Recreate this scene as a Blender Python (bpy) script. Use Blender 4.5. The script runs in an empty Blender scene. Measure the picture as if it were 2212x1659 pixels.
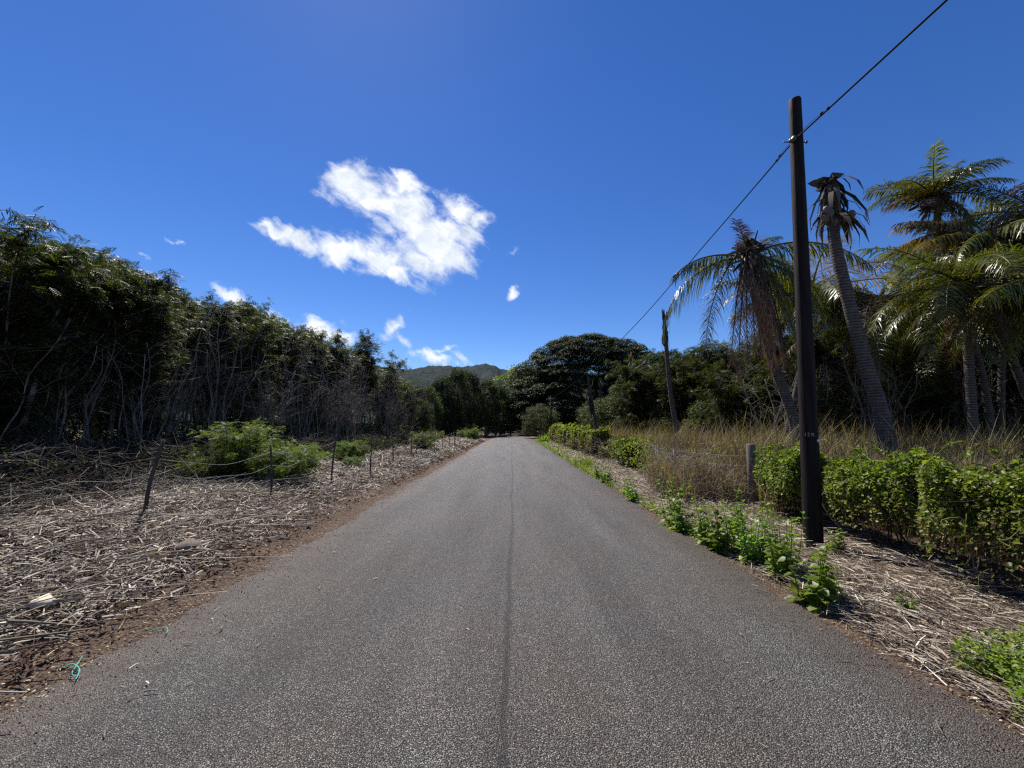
import bpy, math, random
import numpy as np
from mathutils import Vector
R = math.radians
rng = np.random.default_rng(7)
random.seed(7)
scene = bpy.context.scene
COL = scene.collection

# ------------------------------------------------------------------ camera
F, CZ, PITCH = 400.0, 1.6, R(6.1)
cp, sp = math.cos(PITCH), math.sin(PITCH)
cam_d = bpy.data.cameras.new('camera'); cam = bpy.data.objects.new('camera', cam_d); COL.objects.link(cam)
cam_d.sensor_width = 36; cam_d.lens = 36 * F / 1024; cam_d.clip_end = 6000; cam_d.clip_start = 0.05
cam.location = (0, 0, CZ); cam.rotation_euler = (R(90) + PITCH, 0, 0)
scene.camera = cam

def ray(px, py):
    u, v = px - 512.0, 384.0 - py
    y = F * cp - v * sp
    return u / y, (F * sp + v * cp) / y
def P(px, py, Y):
    a, b = ray(px, py); return np.array([a * Y, Y, CZ + b * Y])
def G(px, py, z=0.0):
    a, b = ray(px, py); Y = (z - CZ) / b; return np.array([a * Y, Y, z])
def D(x, y, Y=None):            # the same from coordinates of the 2212 px wide view
    return P(x * .46293, y * .46293, Y) if Y else G(x * .46293, y * .46293)

# ------------------------------------------------------------------ materials
def nt(name):
    m = bpy.data.materials.new(name); m.use_nodes = True
    t = m.node_tree; t.nodes.clear()
    return m, t
def N(t, typ, **kw):
    n = t.nodes.new(typ)
    for k, v in kw.items():
        if k.startswith('i_'): n.inputs[k[2:].replace('_', ' ')].default_value = v
        elif k.startswith('n_'): n.inputs[int(k[2:])].default_value = v
        else: setattr(n, k, v)
    return n
def ramp(t, fac, stops):
    n = t.nodes.new('ShaderNodeValToRGB'); e = n.color_ramp.elements
    while len(e) < len(stops): e.new(.5)
    for k, (p, c) in enumerate(stops):
        e[k].position = p; e[k].color = (*c, 1) if len(c) == 3 else c
    t.links.new(fac, n.inputs[0]); return n.outputs[0]
def mixc(t, fac, a, b, mode='MIX'):
    n = t.nodes.new('ShaderNodeMix'); n.data_type = 'RGBA'; n.blend_type = mode
    for s, v in ((0, fac), (6, a), (7, b)):
        if hasattr(v, 'is_linked'): t.links.new(v, n.inputs[s])
        else: n.inputs[s].default_value = v if s == 0 else (*v, 1)
    return n.outputs[2]
def mth(t, op, a, b=None, clamp=False):
    n = t.nodes.new('ShaderNodeMath'); n.operation = op; n.use_clamp = clamp
    for s, v in ((0, a), (1, b)):
        if v is None: continue
        if hasattr(v, 'is_linked'): t.links.new(v, n.inputs[s])
        else: n.inputs[s].default_value = v
    return n.outputs[0]
def noise(t, vec, scale, detail=4, rough=.55, dist=0):
    n = N(t, 'ShaderNodeTexNoise'); n.inputs['Scale'].default_value = scale
    n.inputs['Detail'].default_value = detail; n.inputs['Roughness'].default_value = rough
    n.inputs['Distortion'].default_value = dist
    if vec is not None: t.links.new(vec, n.inputs['Vector'])
    return n.outputs[0]
def finish(t, col, rough=.6, spec=.3, transl=0, tcol=None, bump=None, bstr=.3, bdist=.01):
    b = N(t, 'ShaderNodeBsdfPrincipled'); o = N(t, 'ShaderNodeOutputMaterial')
    if hasattr(col, 'is_linked'): t.links.new(col, b.inputs['Base Color'])
    else: b.inputs['Base Color'].default_value = (*col, 1)
    if hasattr(rough, 'is_linked'): t.links.new(rough, b.inputs['Roughness'])
    else: b.inputs['Roughness'].default_value = rough
    b.inputs['Specular IOR Level'].default_value = spec
    if bump is not None:
        bn = N(t, 'ShaderNodeBump'); bn.inputs['Strength'].default_value = bstr; bn.inputs['Distance'].default_value = bdist
        t.links.new(bump, bn.inputs['Height']); t.links.new(bn.outputs[0], b.inputs['Normal'])
    if transl > 0:
        tr = N(t, 'ShaderNodeBsdfTranslucent'); mx = N(t, 'ShaderNodeMixShader'); mx.inputs[0].default_value = transl
        c2 = mixc(t, 1.0, col, tcol or (1.3, 1.5, .5), 'MULTIPLY')
        t.links.new(c2, tr.inputs[0]); t.links.new(b.outputs[0], mx.inputs[1]); t.links.new(tr.outputs[0], mx.inputs[2])
        t.links.new(mx.outputs[0], o.inputs[0])
    else: t.links.new(b.outputs[0], o.inputs[0])
def leafmat(name, stops, rough=.45, spec=.35, transl=.35, tcol=None):
    m, t = nt(name)
    g = N(t, 'ShaderNodeNewGeometry'); oi = N(t, 'ShaderNodeObjectInfo'); tc = N(t, 'ShaderNodeTexCoord')
    c = ramp(t, g.outputs['Random Per Island'], stops)
    nz = noise(t, tc.outputs['Object'], 1.3, 2)
    v = mth(t, 'ADD', mth(t, 'MULTIPLY', nz, 1.0), mth(t, 'MULTIPLY', oi.outputs['Random'], .35))
    h = N(t, 'ShaderNodeHueSaturation'); t.links.new(c, h.inputs['Color']); t.links.new(mth(t, 'ADD', v, .33), h.inputs['Value'])
    t.links.new(mth(t, 'ADD', mth(t, 'MULTIPLY', oi.outputs['Random'], .03), .485), h.inputs['Hue'])
    finish(t, h.outputs[0], rough, spec, transl, tcol)
    return m
def barkmat(name, a, b, scale=8, sx=1, sz=.25, rough=.85, bstr=.6, bdist=.02, rings=0):
    m, t = nt(name)
    tc = N(t, 'ShaderNodeTexCoord'); mp = N(t, 'ShaderNodeMapping'); mp.inputs['Scale'].default_value = (sx, sx, sz)
    t.links.new(tc.outputs['Object'], mp.inputs[0])
    nz = noise(t, mp.outputs[0], scale, 6, .65)
    f = nz
    if rings:
        w = N(t, 'ShaderNodeTexWave', wave_type='BANDS', bands_direction='Z'); w.inputs['Scale'].default_value = rings
        w.inputs['Distortion'].default_value = 3.2; w.inputs['Detail'].default_value = 3; w.inputs['Detail Scale'].default_value = 1.2
        t.links.new(tc.outputs['Object'], w.inputs[0])
        f = mth(t, 'ADD', mth(t, 'MULTIPLY', w.outputs[1], .28), mth(t, 'MULTIPLY', nz, .72))
    c = ramp(t, f, [(.3, a), (.7, b)])
    finish(t, c, rough, .2, bump=f, bstr=bstr, bdist=bdist)
    return m

MT = {}
MT['koa_leaf'] = leafmat('feathery_leaf', [(0, (.018, .026, .009)), (.5, (.036, .048, .015)), (.9, (.08, .092, .024)), (1, (.16, .13, .045))], .5, .28, .38)
MT['koa_bright'] = leafmat('young_leaf', [(0, (.06, .095, .015)), (.6, (.11, .15, .022)), (1, (.19, .22, .035))], .5, .25, .45)
MT['broad_leaf'] = leafmat('broad_leaf', [(0, (.025, .036, .012)), (.6, (.055, .07, .022)), (.92, (.11, .12, .036)), (1, (.16, .11, .045))], .55, .22, .3)
MT['brown_leaf'] = leafmat('rusty_leaf', [(0, (.04, .042, .017)), (.5, (.075, .068, .028)), (1, (.17, .1, .05))], .6, .2, .3, (1.2, 1.1, .7))
MT['pod_leaf'] = leafmat('umbrella_leaf', [(0, (.014, .022, .009)), (.6, (.028, .04, .014)), (1, (.065, .08, .026))], .6, .18, .22)
MT['lime_leaf'] = leafmat('lime_leaf', [(0, (.09, .13, .03)), (1, (.2, .26, .07))], .5, .3, .4)
MT['hedge_leaf'] = leafmat('vine_leaf', [(0, (.09, .14, .018)), (.6, (.17, .225, .028)), (1, (.3, .34, .05))], .45, .3, .45)
MT['pale_vine'] = leafmat('pale_vine', [(0, (.11, .13, .03)), (.5, (.19, .21, .045)), (1, (.3, .3, .08))], .55, .2, .42)
MT['crumb'] = leafmat('crumb', [(0, (.07, .045, .03)), (.7, (.2, .14, .095)), (1, (.5, .42, .32))], .8, .1, 0)
MT['weed_leaf'] = leafmat('weed_leaf', [(0, (.09, .16, .02)), (.6, (.17, .25, .03)), (1, (.3, .36, .05))], .42, .35, .48)
MT['dry_leaf'] = leafmat('withered_leaf', [(0, (.09, .06, .03)), (.5, (.2, .14, .07)), (1, (.34, .25, .12))], .7, .15, .3, (1.1, 1, .7))
MT['grass_dry'] = leafmat('dry_grass', [(0, (.07, .048, .03)), (.45, (.19, .135, .082)), (.8, (.38, .29, .17)), (1, (.17, .18, .055))], .55, .3, .35, (1.15, 1.05, .7))
MT['grass_yellow'] = leafmat('yellowing_grass', [(0, (.12, .12, .035)), (.5, (.28, .24, .08)), (1, (.17, .22, .045))], .5, .35, .4, (1.2, 1.15, .5))
MT['grass_green'] = leafmat('green_grass', [(0, (.12, .19, .025)), (1, (.3, .38, .07))], .5, .3, .45)
MT['straw'] = leafmat('straw', [(0, (.05, .033, .025)), (.4, (.13, .09, .066)), (.75, (.33, .272, .205)), (1, (.7, .62, .48))], .55, .35, .1, (1, .9, .7))
MT['palm_green'] = leafmat('palm_frond', [(0, (.035, .058, .012)), (.6, (.085, .11, .018)), (1, (.2, .18, .03))], .32, .45, .38, (1.5, 1.4, .35))
MT['palm_yellow'] = leafmat('yellow_frond', [(0, (.07, .08, .018)), (.6, (.16, .135, .022)), (1, (.3, .19, .035))], .35, .45, .4, (1.6, 1.2, .3))
MT['palm_dead'] = leafmat('dead_frond', [(0, (.05, .034, .024)), (.6, (.13, .085, .06)), (1, (.3, .22, .155))], .6, .25, .25, (1.3, .9, .6))
MT['husk'] = leafmat('husk', [(0, (.035, .028, .023)), (1, (.14, .115, .095))], .75, .12, 0.05)
MT['pod'] = leafmat('seed_pod', [(0, (.03, .02, .012)), (1, (.09, .05, .025))], .5, .3, .1)
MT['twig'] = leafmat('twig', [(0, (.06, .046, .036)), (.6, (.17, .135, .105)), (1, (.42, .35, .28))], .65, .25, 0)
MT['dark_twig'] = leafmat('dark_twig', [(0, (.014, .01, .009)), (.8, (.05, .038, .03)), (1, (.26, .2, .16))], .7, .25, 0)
MT['stem'] = barkmat('slim_stem', (.08, .066, .053), (.32, .27, .22), 10)
MT['trunk'] = barkmat('rough_trunk', (.05, .04, .032), (.17, .135, .11), 6)
MT['palm_trunk'] = barkmat('palm_trunk', (.045, .036, .03), (.16, .13, .108), 11, 1, .8, rings=4.6, bstr=.7, bdist=.015)
MT['dark_bark'] = barkmat('dark_bark', (.025, .02, .017), (.07, .055, .045), 2)
MT['pole_wood'] = barkmat('tarred_wood', (.004, .003, .003), (.028, .017, .013), 16, 1, .05, .75, .9, .015)
MT['post_wood'] = barkmat('grey_wood', (.1, .085, .07), (.24, .2, .16), 16, 1, .08)
MT['rust'] = barkmat('rusty_metal', (.04, .028, .022), (.11, .075, .06), 20, 1, 1, .7)
MT['stake'] = barkmat('old_stake', (.04, .032, .028), (.12, .095, .08), 18, 1, .2)
MT['brick'] = barkmat('reddish_post', (.18, .09, .07), (.3, .16, .12), 10, 1, 1)
def plain(name, c, rough=.5, spec=.3, metal=0):
    m, t = nt(name); tc = N(t, 'ShaderNodeTexCoord')
    nz = noise(t, tc.outputs['Object'], 25, 4)
    col = ramp(t, nz, [(.3, tuple(x * .75 for x in c)), (.7, tuple(min(1, x * 1.15) for x in c))])
    finish(t, col, rough, spec, bump=nz, bstr=.2, bdist=.003); return m
MT['wire'] = plain('fence_wire', (.24, .22, .2), .6, .4)
MT['cable'] = plain('black_cable', (.015, .015, .017), .8, .08)
MT['steel'] = plain('dull_steel', (.12, .12, .13), .45, .5)
MT['white'] = plain('white_paint', (.36, .35, .33), .7)
MT['disc'] = plain('pale_disc', (.6, .6, .58), .4)
MT['cord'] = plain('turquoise_cord', (.08, .42, .34), .6)
MT['stone'] = plain('pale_stone', (.6, .52, .4), .8)
MT['darkstone'] = plain('brown_stone', (.13, .1, .08), .85)
MT['coconut'] = plain('coconut', (.17, .14, .1), .6)
MT['rubble'] = plain('pale_rubble', (.5, .5, .5), .8)

# ------------------------------------------------------------------ mesh tools
class MB:
    def __init__(s): s.v = []; s.q = []; s.n = 0; s.mi = []
    def add(s, V, Q, mi=0):
        V = np.asarray(V, float).reshape(-1, 3); Q = np.asarray(Q, int).reshape(-1, 4)
        s.v.append(V); s.q.append(Q + s.n); s.n += len(V); s.mi.append(np.full(len(Q), mi, int))
    def build(s, name, mats, parent=None, smooth=False, kind=None, loc=None):
        if not isinstance(mats, (list, tuple)): mats = [mats]
        V = np.concatenate(s.v) if s.v else np.zeros((0, 3)); Q = np.concatenate(s.q)
        if loc is not None: V = V - np.asarray(loc, float)
        me = bpy.data.meshes.new(name)
        # quads whose last two corners coincide become triangles
        tri = Q[:, 2] == Q[:, 3]
        me.vertices.add(len(V)); me.vertices.foreach_set('co', V.astype(np.float32).ravel())
        tot = np.where(tri, 3, 4); st = np.concatenate([[0], np.cumsum(tot)[:-1]])
        keep = np.ones(Q.shape, bool); keep[tri, 3] = False
        L = Q[keep]
        me.loops.add(len(L)); me.loops.foreach_set('vertex_index', L.astype(np.int32))
        me.polygons.add(len(Q)); me.polygons.foreach_set('loop_start', st.astype(np.int32)); me.polygons.foreach_set('loop_total', tot.astype(np.int32))
        for m in mats: me.materials.append(m)
        me.polygons.foreach_set('material_index', np.concatenate(s.mi).astype(np.int32))
        if smooth: me.polygons.foreach_set('use_smooth', np.ones(len(Q), bool))
        me.update(calc_edges=True); me.validate()
        o = bpy.data.objects.new(name, me); COL.objects.link(o)
        if loc is not None and parent is None: o.location = loc
        if parent is not None: o.parent = parent
        if kind: o['kind'] = kind
        return o
def tag(o, label=None, cat=None, group=None, kind=None):
    if label: o['label'] = label
    if cat: o['category'] = cat
    if group: o['group'] = group
    if kind: o['kind'] = kind
    return o
def empty(name, loc, label, cat, group=None, rz=0):
    o = bpy.data.objects.new(name, None); COL.objects.link(o); o.location = loc; o.rotation_euler.z = rz
    o.empty_display_size = .2
    return tag(o, label, cat, group)
def copy_tree(o, loc, rz=0, s=1.0, label=None, group=None, sz=None):
    c = o.copy(); COL.objects.link(c); c.location = loc; c.rotation_euler.z = rz; c.scale = (s, s, sz or s)
    if label: c['label'] = label
    if group: c['group'] = group
    for ch in o.children:
        d = ch.copy(); COL.objects.link(d); d.parent = c
    return c
def nrm(a):
    a = np.asarray(a, float); return a / np.maximum(np.linalg.norm(a, axis=-1, keepdims=True), 1e-9)
def T(v, q): return np.array(v, float), np.array(q, int)
LEAF = T([(0, 0, 0), (.3, .5, .1), (.7, .36, .05), (1, 0, -.14), (.7, -.36, .05), (.3, -.5, .1)], [(0, 1, 2, 3), (0, 3, 4, 5)])
DIAM = T([(0, 0, 0), (.45, .5, .03), (1, 0, -.1), (.45, -.5, .03)], [(0, 1, 2, 3)])
STRIP = T([(0, .5, 0), (0, -.5, 0), (.5, -.5, .04), (.5, .5, .04), (1, -.3, 0), (1, .3, 0)], [(0, 1, 2, 3), (3, 2, 4, 5)])
def blade(c):
    ts = [0, .35, .7, 1]; ws = [.7, 1, .65, .08]; V = []
    for t_, w in zip(ts, ws): V += [(t_ - c * .35 * t_ ** 3, -w / 2, -c * t_ ** 2), (t_ - c * .35 * t_ ** 3, w / 2, -c * t_ ** 2)]
    return T(V, [(0, 1, 3, 2), (2, 3, 5, 4), (4, 5, 7, 6)])
BL = [blade(c) for c in (.15, .45, .8, 1.1)]
def prism(bend=0.):
    V = []
    for x, r in ((0, 1), (.5, .8), (1, .45)):
        for k in range(3):
            a = k * 2.0944; V.append((x, math.cos(a) * r * .5, math.sin(a) * r * .5, x * (1 - x) * bend))
    V = np.array(V); out = V[:, :3].copy()
    return V, np.array([(i * 3 + k, i * 3 + (k + 1) % 3, i * 3 + 3 + (k + 1) % 3, i * 3 + 3 + k) for i in (0, 1) for k in range(3)])
_TW = prism()
def pinnate(n=7, droop=.3):
    V = []; Q = []
    for k in range(n):
        x = .12 + .8 * k / (n - 1); ln = .42 * math.sin(math.pi * (.25 + .6 * k / (n - 1))) + .06
        for s in (-1, 1):
            b = len(V); z = -droop * x * x
            d = np.array([.5, s * .86]) * ln; w = .045
            V += [(x - w, 0, z), (x + d[0] * .5 - w, d[1] * .5, z + .03), (x + d[0], d[1], z - .07), (x + d[0] * .5 + w * 1.1, d[1] * .5, z + .03)]
            Q.append((b, b + 1, b + 2, b + 3))
    return T(V, Q)
PIN = pinnate(); PINF = pinnate(5)
def stamp(mb, tmpl, Pn, Dn, Nn, L, W=None, mi=0):
    V, Q = tmpl; Pn = np.asarray(Pn, float).reshape(-1, 3); n = len(Pn)
    if n == 0: return
    Dn = nrm(np.broadcast_to(Dn, (n, 3))); S = nrm(np.cross(np.broadcast_to(Nn, (n, 3)), Dn)); U = np.cross(Dn, S)
    L = np.broadcast_to(np.asarray(L, float), (n,)); W = L if W is None else np.broadcast_to(np.asarray(W, float), (n,))
    co = Pn[:, None] + (Dn * L[:, None])[:, None] * V[None, :, 0:1] + (S * W[:, None])[:, None] * V[None, :, 1:2] + (U * L[:, None])[:, None] * V[None, :, 2:3]
    q = (np.arange(n) * len(V))[:, None, None] + Q[None]
    mb.add(co.reshape(-1, 3), q.reshape(-1, 4), mi)
def twigs(mb, A, B, w, mi=0, bend=.12):
    A = np.asarray(A, float).reshape(-1, 3); B = np.asarray(B, float).reshape(-1, 3); n = len(A)
    if n == 0: return
    d = B - A; L = np.linalg.norm(d, axis=1); Dn = nrm(d)
    Rn = nrm(rng.normal(size=(n, 3))); S = nrm(np.cross(Rn, Dn)); U = np.cross(Dn, S)
    w = np.broadcast_to(np.asarray(w, float), (n,))
    V, Q = _TW
    off = (V[:, 0] * (1 - V[:, 0]))[None, :, None] * (S * (L * bend * 4 * rng.uniform(-1, 1, n))[:, None])[:, None]
    co = A[:, None] + d[:, None] * V[None, :, 0:1] + (S * w[:, None])[:, None] * V[None, :, 1:2] + (U * w[:, None])[:, None] * V[None, :, 2:3] + off
    q = (np.arange(n) * len(V))[:, None, None] + Q[None]
    mb.add(co.reshape(-1, 3), q.reshape(-1, 4), mi)
def tube(mb, pts, rad, sides=6, mi=0, cap=True):
    pts = np.asarray(pts, float); n = len(pts); rad = np.broadcast_to(np.asarray(rad, float), (n,))
    t_ = nrm(np.gradient(pts, axis=0)); ref = np.array([0, 0, 1.]) if abs(t_[0, 2]) < .9 else np.array([1., 0, 0])
    V = []
    S = nrm(np.cross(ref, t_[0]))
    for i in range(n):
        S = nrm(S - t_[i] * np.dot(S, t_[i])); U = np.cross(t_[i], S)
        a = np.arange(sides) * 2 * math.pi / sides
        V.append(pts[i] + rad[i] * (np.cos(a)[:, None] * S + np.sin(a)[:, None] * U))
    Q = [(i * sides + k, i * sides + (k + 1) % sides, (i + 1) * sides + (k + 1) % sides, (i + 1) * sides + k) for i in range(n - 1) for k in range(sides)]
    V = np.concatenate(V)
    if cap:
        c0 = len(V); V = np.concatenate([V, pts[:1], pts[-1:]])
        e = (n - 1) * sides
        Q += [(c0, (k + 1) % sides, k, k) for k in range(sides)] + [(c0 + 1, e + k, e + (k + 1) % sides, e + (k + 1) % sides) for k in range(sides)]
    mb.add(V, Q, mi)
def curve(pts, n):
    pts = np.asarray(pts, float); m = len(pts); out = []
    ts = np.linspace(0, m - 1, n)
    for t_ in ts:
        i = min(int(t_), m - 2); f = t_ - i
        p0, p1, p2, p3 = pts[max(i - 1, 0)], pts[i], pts[i + 1], pts[min(i + 2, m - 1)]
        out.append(.5 * ((2 * p1) + (-p0 + p2) * f + (2 * p0 - 5 * p1 + 4 * p2 - p3) * f * f + (-p0 + 3 * p1 - 3 * p2 + p3) * f ** 3))
    return np.array(out)
def box(mb, c, s, rz=0, mi=0, bev=.12):
    # bevelled box: 8-sided prism cross sections
    sx, sy, sz = np.array(s) / 2; b = bev * min(sx, sy)
    o = np.array([(sx - b, -sy), (sx, -sy + b), (sx, sy - b), (sx - b, sy), (-sx + b, sy), (-sx, sy - b), (-sx, -sy + b), (-sx + b, -sy)])
    ca, sa = math.cos(rz), math.sin(rz); o = o @ np.array([[ca, sa], [-sa, ca]])
    V = [(*p, -sz) for p in o] + [(*p, sz) for p in o] + [(0, 0, -sz), (0, 0, sz)]
    Q = [(k, (k + 1) % 8, 8 + (k + 1) % 8, 8 + k) for k in range(8)] + [(16, (k + 1) % 8, k, k) for k in range(8)] + [(17, 8 + k, 8 + (k + 1) % 8, 8 + (k + 1) % 8) for k in range(8)]
    mb.add(np.array(V) + np.array(c), Q, mi)
def sphere(mb, c, r, mi=0, nu=10, nv=7, rough=0.):
    V = []; 
    for i in range(nv + 1):
        th = math.pi * i / nv
        for k in range(nu):
            a = 2 * math.pi * k / nu; q = 1 + rough * random.uniform(-1, 1)
            V.append((math.sin(th) * math.cos(a) * q, math.sin(th) * math.sin(a) * q, math.cos(th) * q))
    Q = [(i * nu + k, (i + 1) * nu + k, (i + 1) * nu + (k + 1) % nu, i * nu + (k + 1) % nu) for i in range(nv) for k in range(nu)]
    mb.add(np.array(V) * np.array(r) + np.array(c), Q, mi)
def ss(a):
    a = np.clip(a, 0, 1); return a * a * (3 - 2 * a)
def wob(x, y, f=1., s=0.):
    return (np.sin(x * 1.3 * f + y * .7 * f + s) + np.sin(x * .6 * f - y * 1.7 * f + 2.1 + s * 2) + np.sin(x * 2.9 * f + y * 2.3 * f + 4 + s) * .5 + np.sin(y * 4.1 * f - x * 3.3 * f + s * 3) * .35) / 2.85
def H(x, y):                       # height of the ground
    x = np.asarray(x, float); y = np.asarray(y, float)
    l = ss((-x - 3.3) / 2.6); l2 = ss((-x - 2.75) / .5); r = ss((x - 2.55) / .9)
    z = -.012 + .03 * l2 + l * (.2 + .07 * wob(x, y, 1.6) + .03 * wob(x, y, 5, 1)) + r * (.05 + .03 * wob(x, y, 2, 2))
    far = ss((np.hypot(x, y) - 60) / 60)
    return z * (1 - far) + far * -.02

# ------------------------------------------------------------------ ground, road
def axis(lim, n, k):
    t_ = np.linspace(-1, 1, n); return np.sign(t_) * lim * (np.expm1(k * abs(t_)) / np.expm1(k))
gx = axis(2600, 330, 6.8); gy = axis(2600, 420, 6.8) + 8
X, Y = np.meshgrid(gx, gy); mb = MB()
ng = len(gx); idx = np.arange(ng * len(gy)).reshape(len(gy), ng)
mb.add(np.stack([X, Y, H(X, Y)], -1), np.stack([idx[:-1, :-1], idx[:-1, 1:], idx[1:, 1:], idx[1:, :-1]], -1))
m, t = nt('bare_soil')
tc = N(t, 'ShaderNodeTexCoord'); ob = tc.outputs['Object']
n1 = noise(t, ob, 1.2, 5); n2 = noise(t, ob, 28, 6, .7); n3 = noise(t, ob, 95, 4, .7)
c = ramp(t, n1, [(.3, (.05, .031, .021)), (.7, (.1, .064, .043))])
c = mixc(t, ramp(t, n2, [(.42, (0, 0, 0)), (.66, (1, 1, 1))]), c, (.17, .115, .08))
c = mixc(t, ramp(t, n3, [(.55, (0, 0, 0)), (.68, (1, 1, 1))]), c, (.38, .3, .22))
bmp = mth(t, 'ADD', n2, n3)
finish(t, c, .9, .15, bump=bmp, bstr=.9, bdist=.02)
mb.build('ground', m, smooth=True, kind='structure')

yy = np.concatenate([np.arange(-6, 30, .06), np.arange(30, 75, .3), np.arange(75, 140, 2)])
def edge(y, s): return .03 * np.sin(y * .73 + s * 3) + .02 * np.sin(y * 9.7 + s * 7) + .045 * np.sin(y * 1.9 + s) + .02 * np.sin(y * 5.3 + s * 2) + .018 * np.sin(y * 17 + s * 5) + .012 * np.sin(y * 41 + s)
el = -2.86 + edge(yy, 1); er = 2.6 + edge(yy, 4)
cols = [el, el + .04, el * .6, yy * 0 - .6, yy * 0, yy * 0 + .6, er * .6, er - .04, er]
zs = [-.02, .004, .012, .02, .02, .02, .012, .004, -.02]
V = np.stack([np.stack([c_, yy, yy * 0 + z_], -1) for c_, z_ in zip(cols, zs)], 1); nc = len(cols)
idx = np.arange(len(yy) * nc).reshape(len(yy), nc)
mb = MB(); mb.add(V, np.stack([idx[:-1, :-1], idx[:-1, 1:], idx[1:, 1:], idx[1:, :-1]], -1))
m, t = nt('chip_seal_asphalt')
tc = N(t, 'ShaderNodeTexCoord'); ob = tc.outputs['Object']
vo = N(t, 'ShaderNodeTexVoronoi'); vo.inputs['Scale'].default_value = 130; t.links.new(ob, vo.inputs['Vector'])
sep = N(t, 'ShaderNodeSeparateColor'); t.links.new(vo.outputs['Color'], sep.inputs[0])
c = ramp(t, sep.outputs[0], [(0, (.068, .063, .057)), (.5, (.175, .163, .148)), (.85, (.32, .3, .275)), (1, (.56, .53, .49))])
c = mixc(t, ramp(t, vo.outputs['Distance'], [(.25, (0, 0, 0)), (.6, (1, 1, 1))]), c, (.025, .022, .02))
sx = N(t, 'ShaderNodeSeparateXYZ'); t.links.new(ob, sx.inputs[0])
mp = N(t, 'ShaderNodeMapping'); mp.inputs['Scale'].default_value = (1, .13, 1); t.links.new(ob, mp.inputs[0])
st = noise(t, mp.outputs[0], 1.7, 4, .6)
c = mixc(t, ramp(t, st, [(.3, (.0, 0, 0)), (.7, (1, 1, 1))]), mixc(t, 1., c, (.72, .69, .66), 'MULTIPLY'), mixc(t, 1., c, (1.28, 1.28, 1.25), 'MULTIPLY'))
pt = noise(t, ob, .55, 3)
c = mixc(t, ramp(t, pt, [(.35, (0, 0, 0)), (.7, (1, 1, 1))]), c, mixc(t, 1., c, (1.1, .95, .85), 'MULTIPLY'))
# soil-stained margins
ax = mth(t, 'ABSOLUTE', mth(t, 'ADD', sx.outputs[0], .13))
mg = ramp(t, mth(t, 'ADD', ax, mth(t, 'MULTIPLY', noise(t, ob, 3.2, 5, .65), .9)), [(0, (0, 0, 0)), (1, (0, 0, 0))])
mgn = N(t, 'ShaderNodeMapRange'); mgn.inputs['From Min'].default_value = 2.55; mgn.inputs['From Max'].default_value = 3.3
t.links.new(mth(t, 'ADD', ax, mth(t, 'MULTIPLY', noise(t, ob, 3.2, 5, .65), .9)), mgn.inputs[0])
c = mixc(t, mth(t, 'MULTIPLY', mgn.outputs[0], .75), c, (.085, .058, .042))
# paving seam a little right of the middle, wandering
jx = mth(t, 'ADD', sx.outputs[0], mth(t, 'MULTIPLY', mth(t, 'SUBTRACT', noise(t, mp.outputs[0], .9, 3), .5), -.4))
jd = mth(t, 'ABSOLUTE', mth(t, 'ADD', jx, mth(t, 'MULTIPLY', mth(t, 'SUBTRACT', noise(t, ob, 9, 3), .5), .03)))
jm = N(t, 'ShaderNodeMapRange'); jm.inputs['From Min'].default_value = .032; jm.inputs['From Max'].default_value = .008
t.links.new(jd, jm.inputs[0])
jf = mth(t, 'MULTIPLY', jm.outputs[0], .6)
c = mixc(t, jf, c, (.022, .02, .018))
wpn = N(t, 'ShaderNodeTexNoise'); wpn.inputs['Scale'].default_value = 1.6; wpn.inputs['Detail'].default_value = 4; t.links.new(ob, wpn.inputs['Vector'])
wva = N(t, 'ShaderNodeVectorMath', operation='MULTIPLY_ADD'); t.links.new(wpn.outputs['Color'], wva.inputs[0]); wva.inputs[1].default_value = (.7, .7, 0); t.links.new(ob, wva.inputs[2])
vc = N(t, 'ShaderNodeTexVoronoi', feature='DISTANCE_TO_EDGE'); vc.inputs['Scale'].default_value = .42; t.links.new(wva.outputs[0], vc.inputs['Vector'])
cm = N(t, 'ShaderNodeMapRange'); cm.inputs['From Min'].default_value = .006; cm.inputs['From Max'].default_value = .001; t.links.new(vc.outputs['Distance'], cm.inputs[0])
cmk = N(t, 'ShaderNodeMapRange'); cmk.inputs['From Min'].default_value = .5; cmk.inputs['From Max'].default_value = .6; t.links.new(noise(t, ob, .3, 3), cmk.inputs[0])
c = mixc(t, mth(t, 'MULTIPLY', mth(t, 'MULTIPLY', cm.outputs[0], cmk.outputs[0]), .55), c, (.03, .027, .024))
stn = ramp(t, noise(t, ob, .8, 6, .7), [(.55, (0, 0, 0)), (.72, (1, 1, 1))])
c = mixc(t, mth(t, 'MULTIPLY', stn, .3), c, (.07, .06, .05))
hgt = mth(t, 'SUBTRACT', mth(t, 'MULTIPLY', sep.outputs[1], .6), mth(t, 'MULTIPLY', vo.outputs['Distance'], 1.2))
hgt = mth(t, 'SUBTRACT', hgt, mth(t, 'MULTIPLY', jf, 1.5))
finish(t, c, ramp(t, sep.outputs[2], [(0, (.38,) * 3), (1, (.75,) * 3)]), .42, bump=hgt, bstr=1.0, bdist=.007)
mb.build('road', m, smooth=True, kind='structure')

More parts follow.
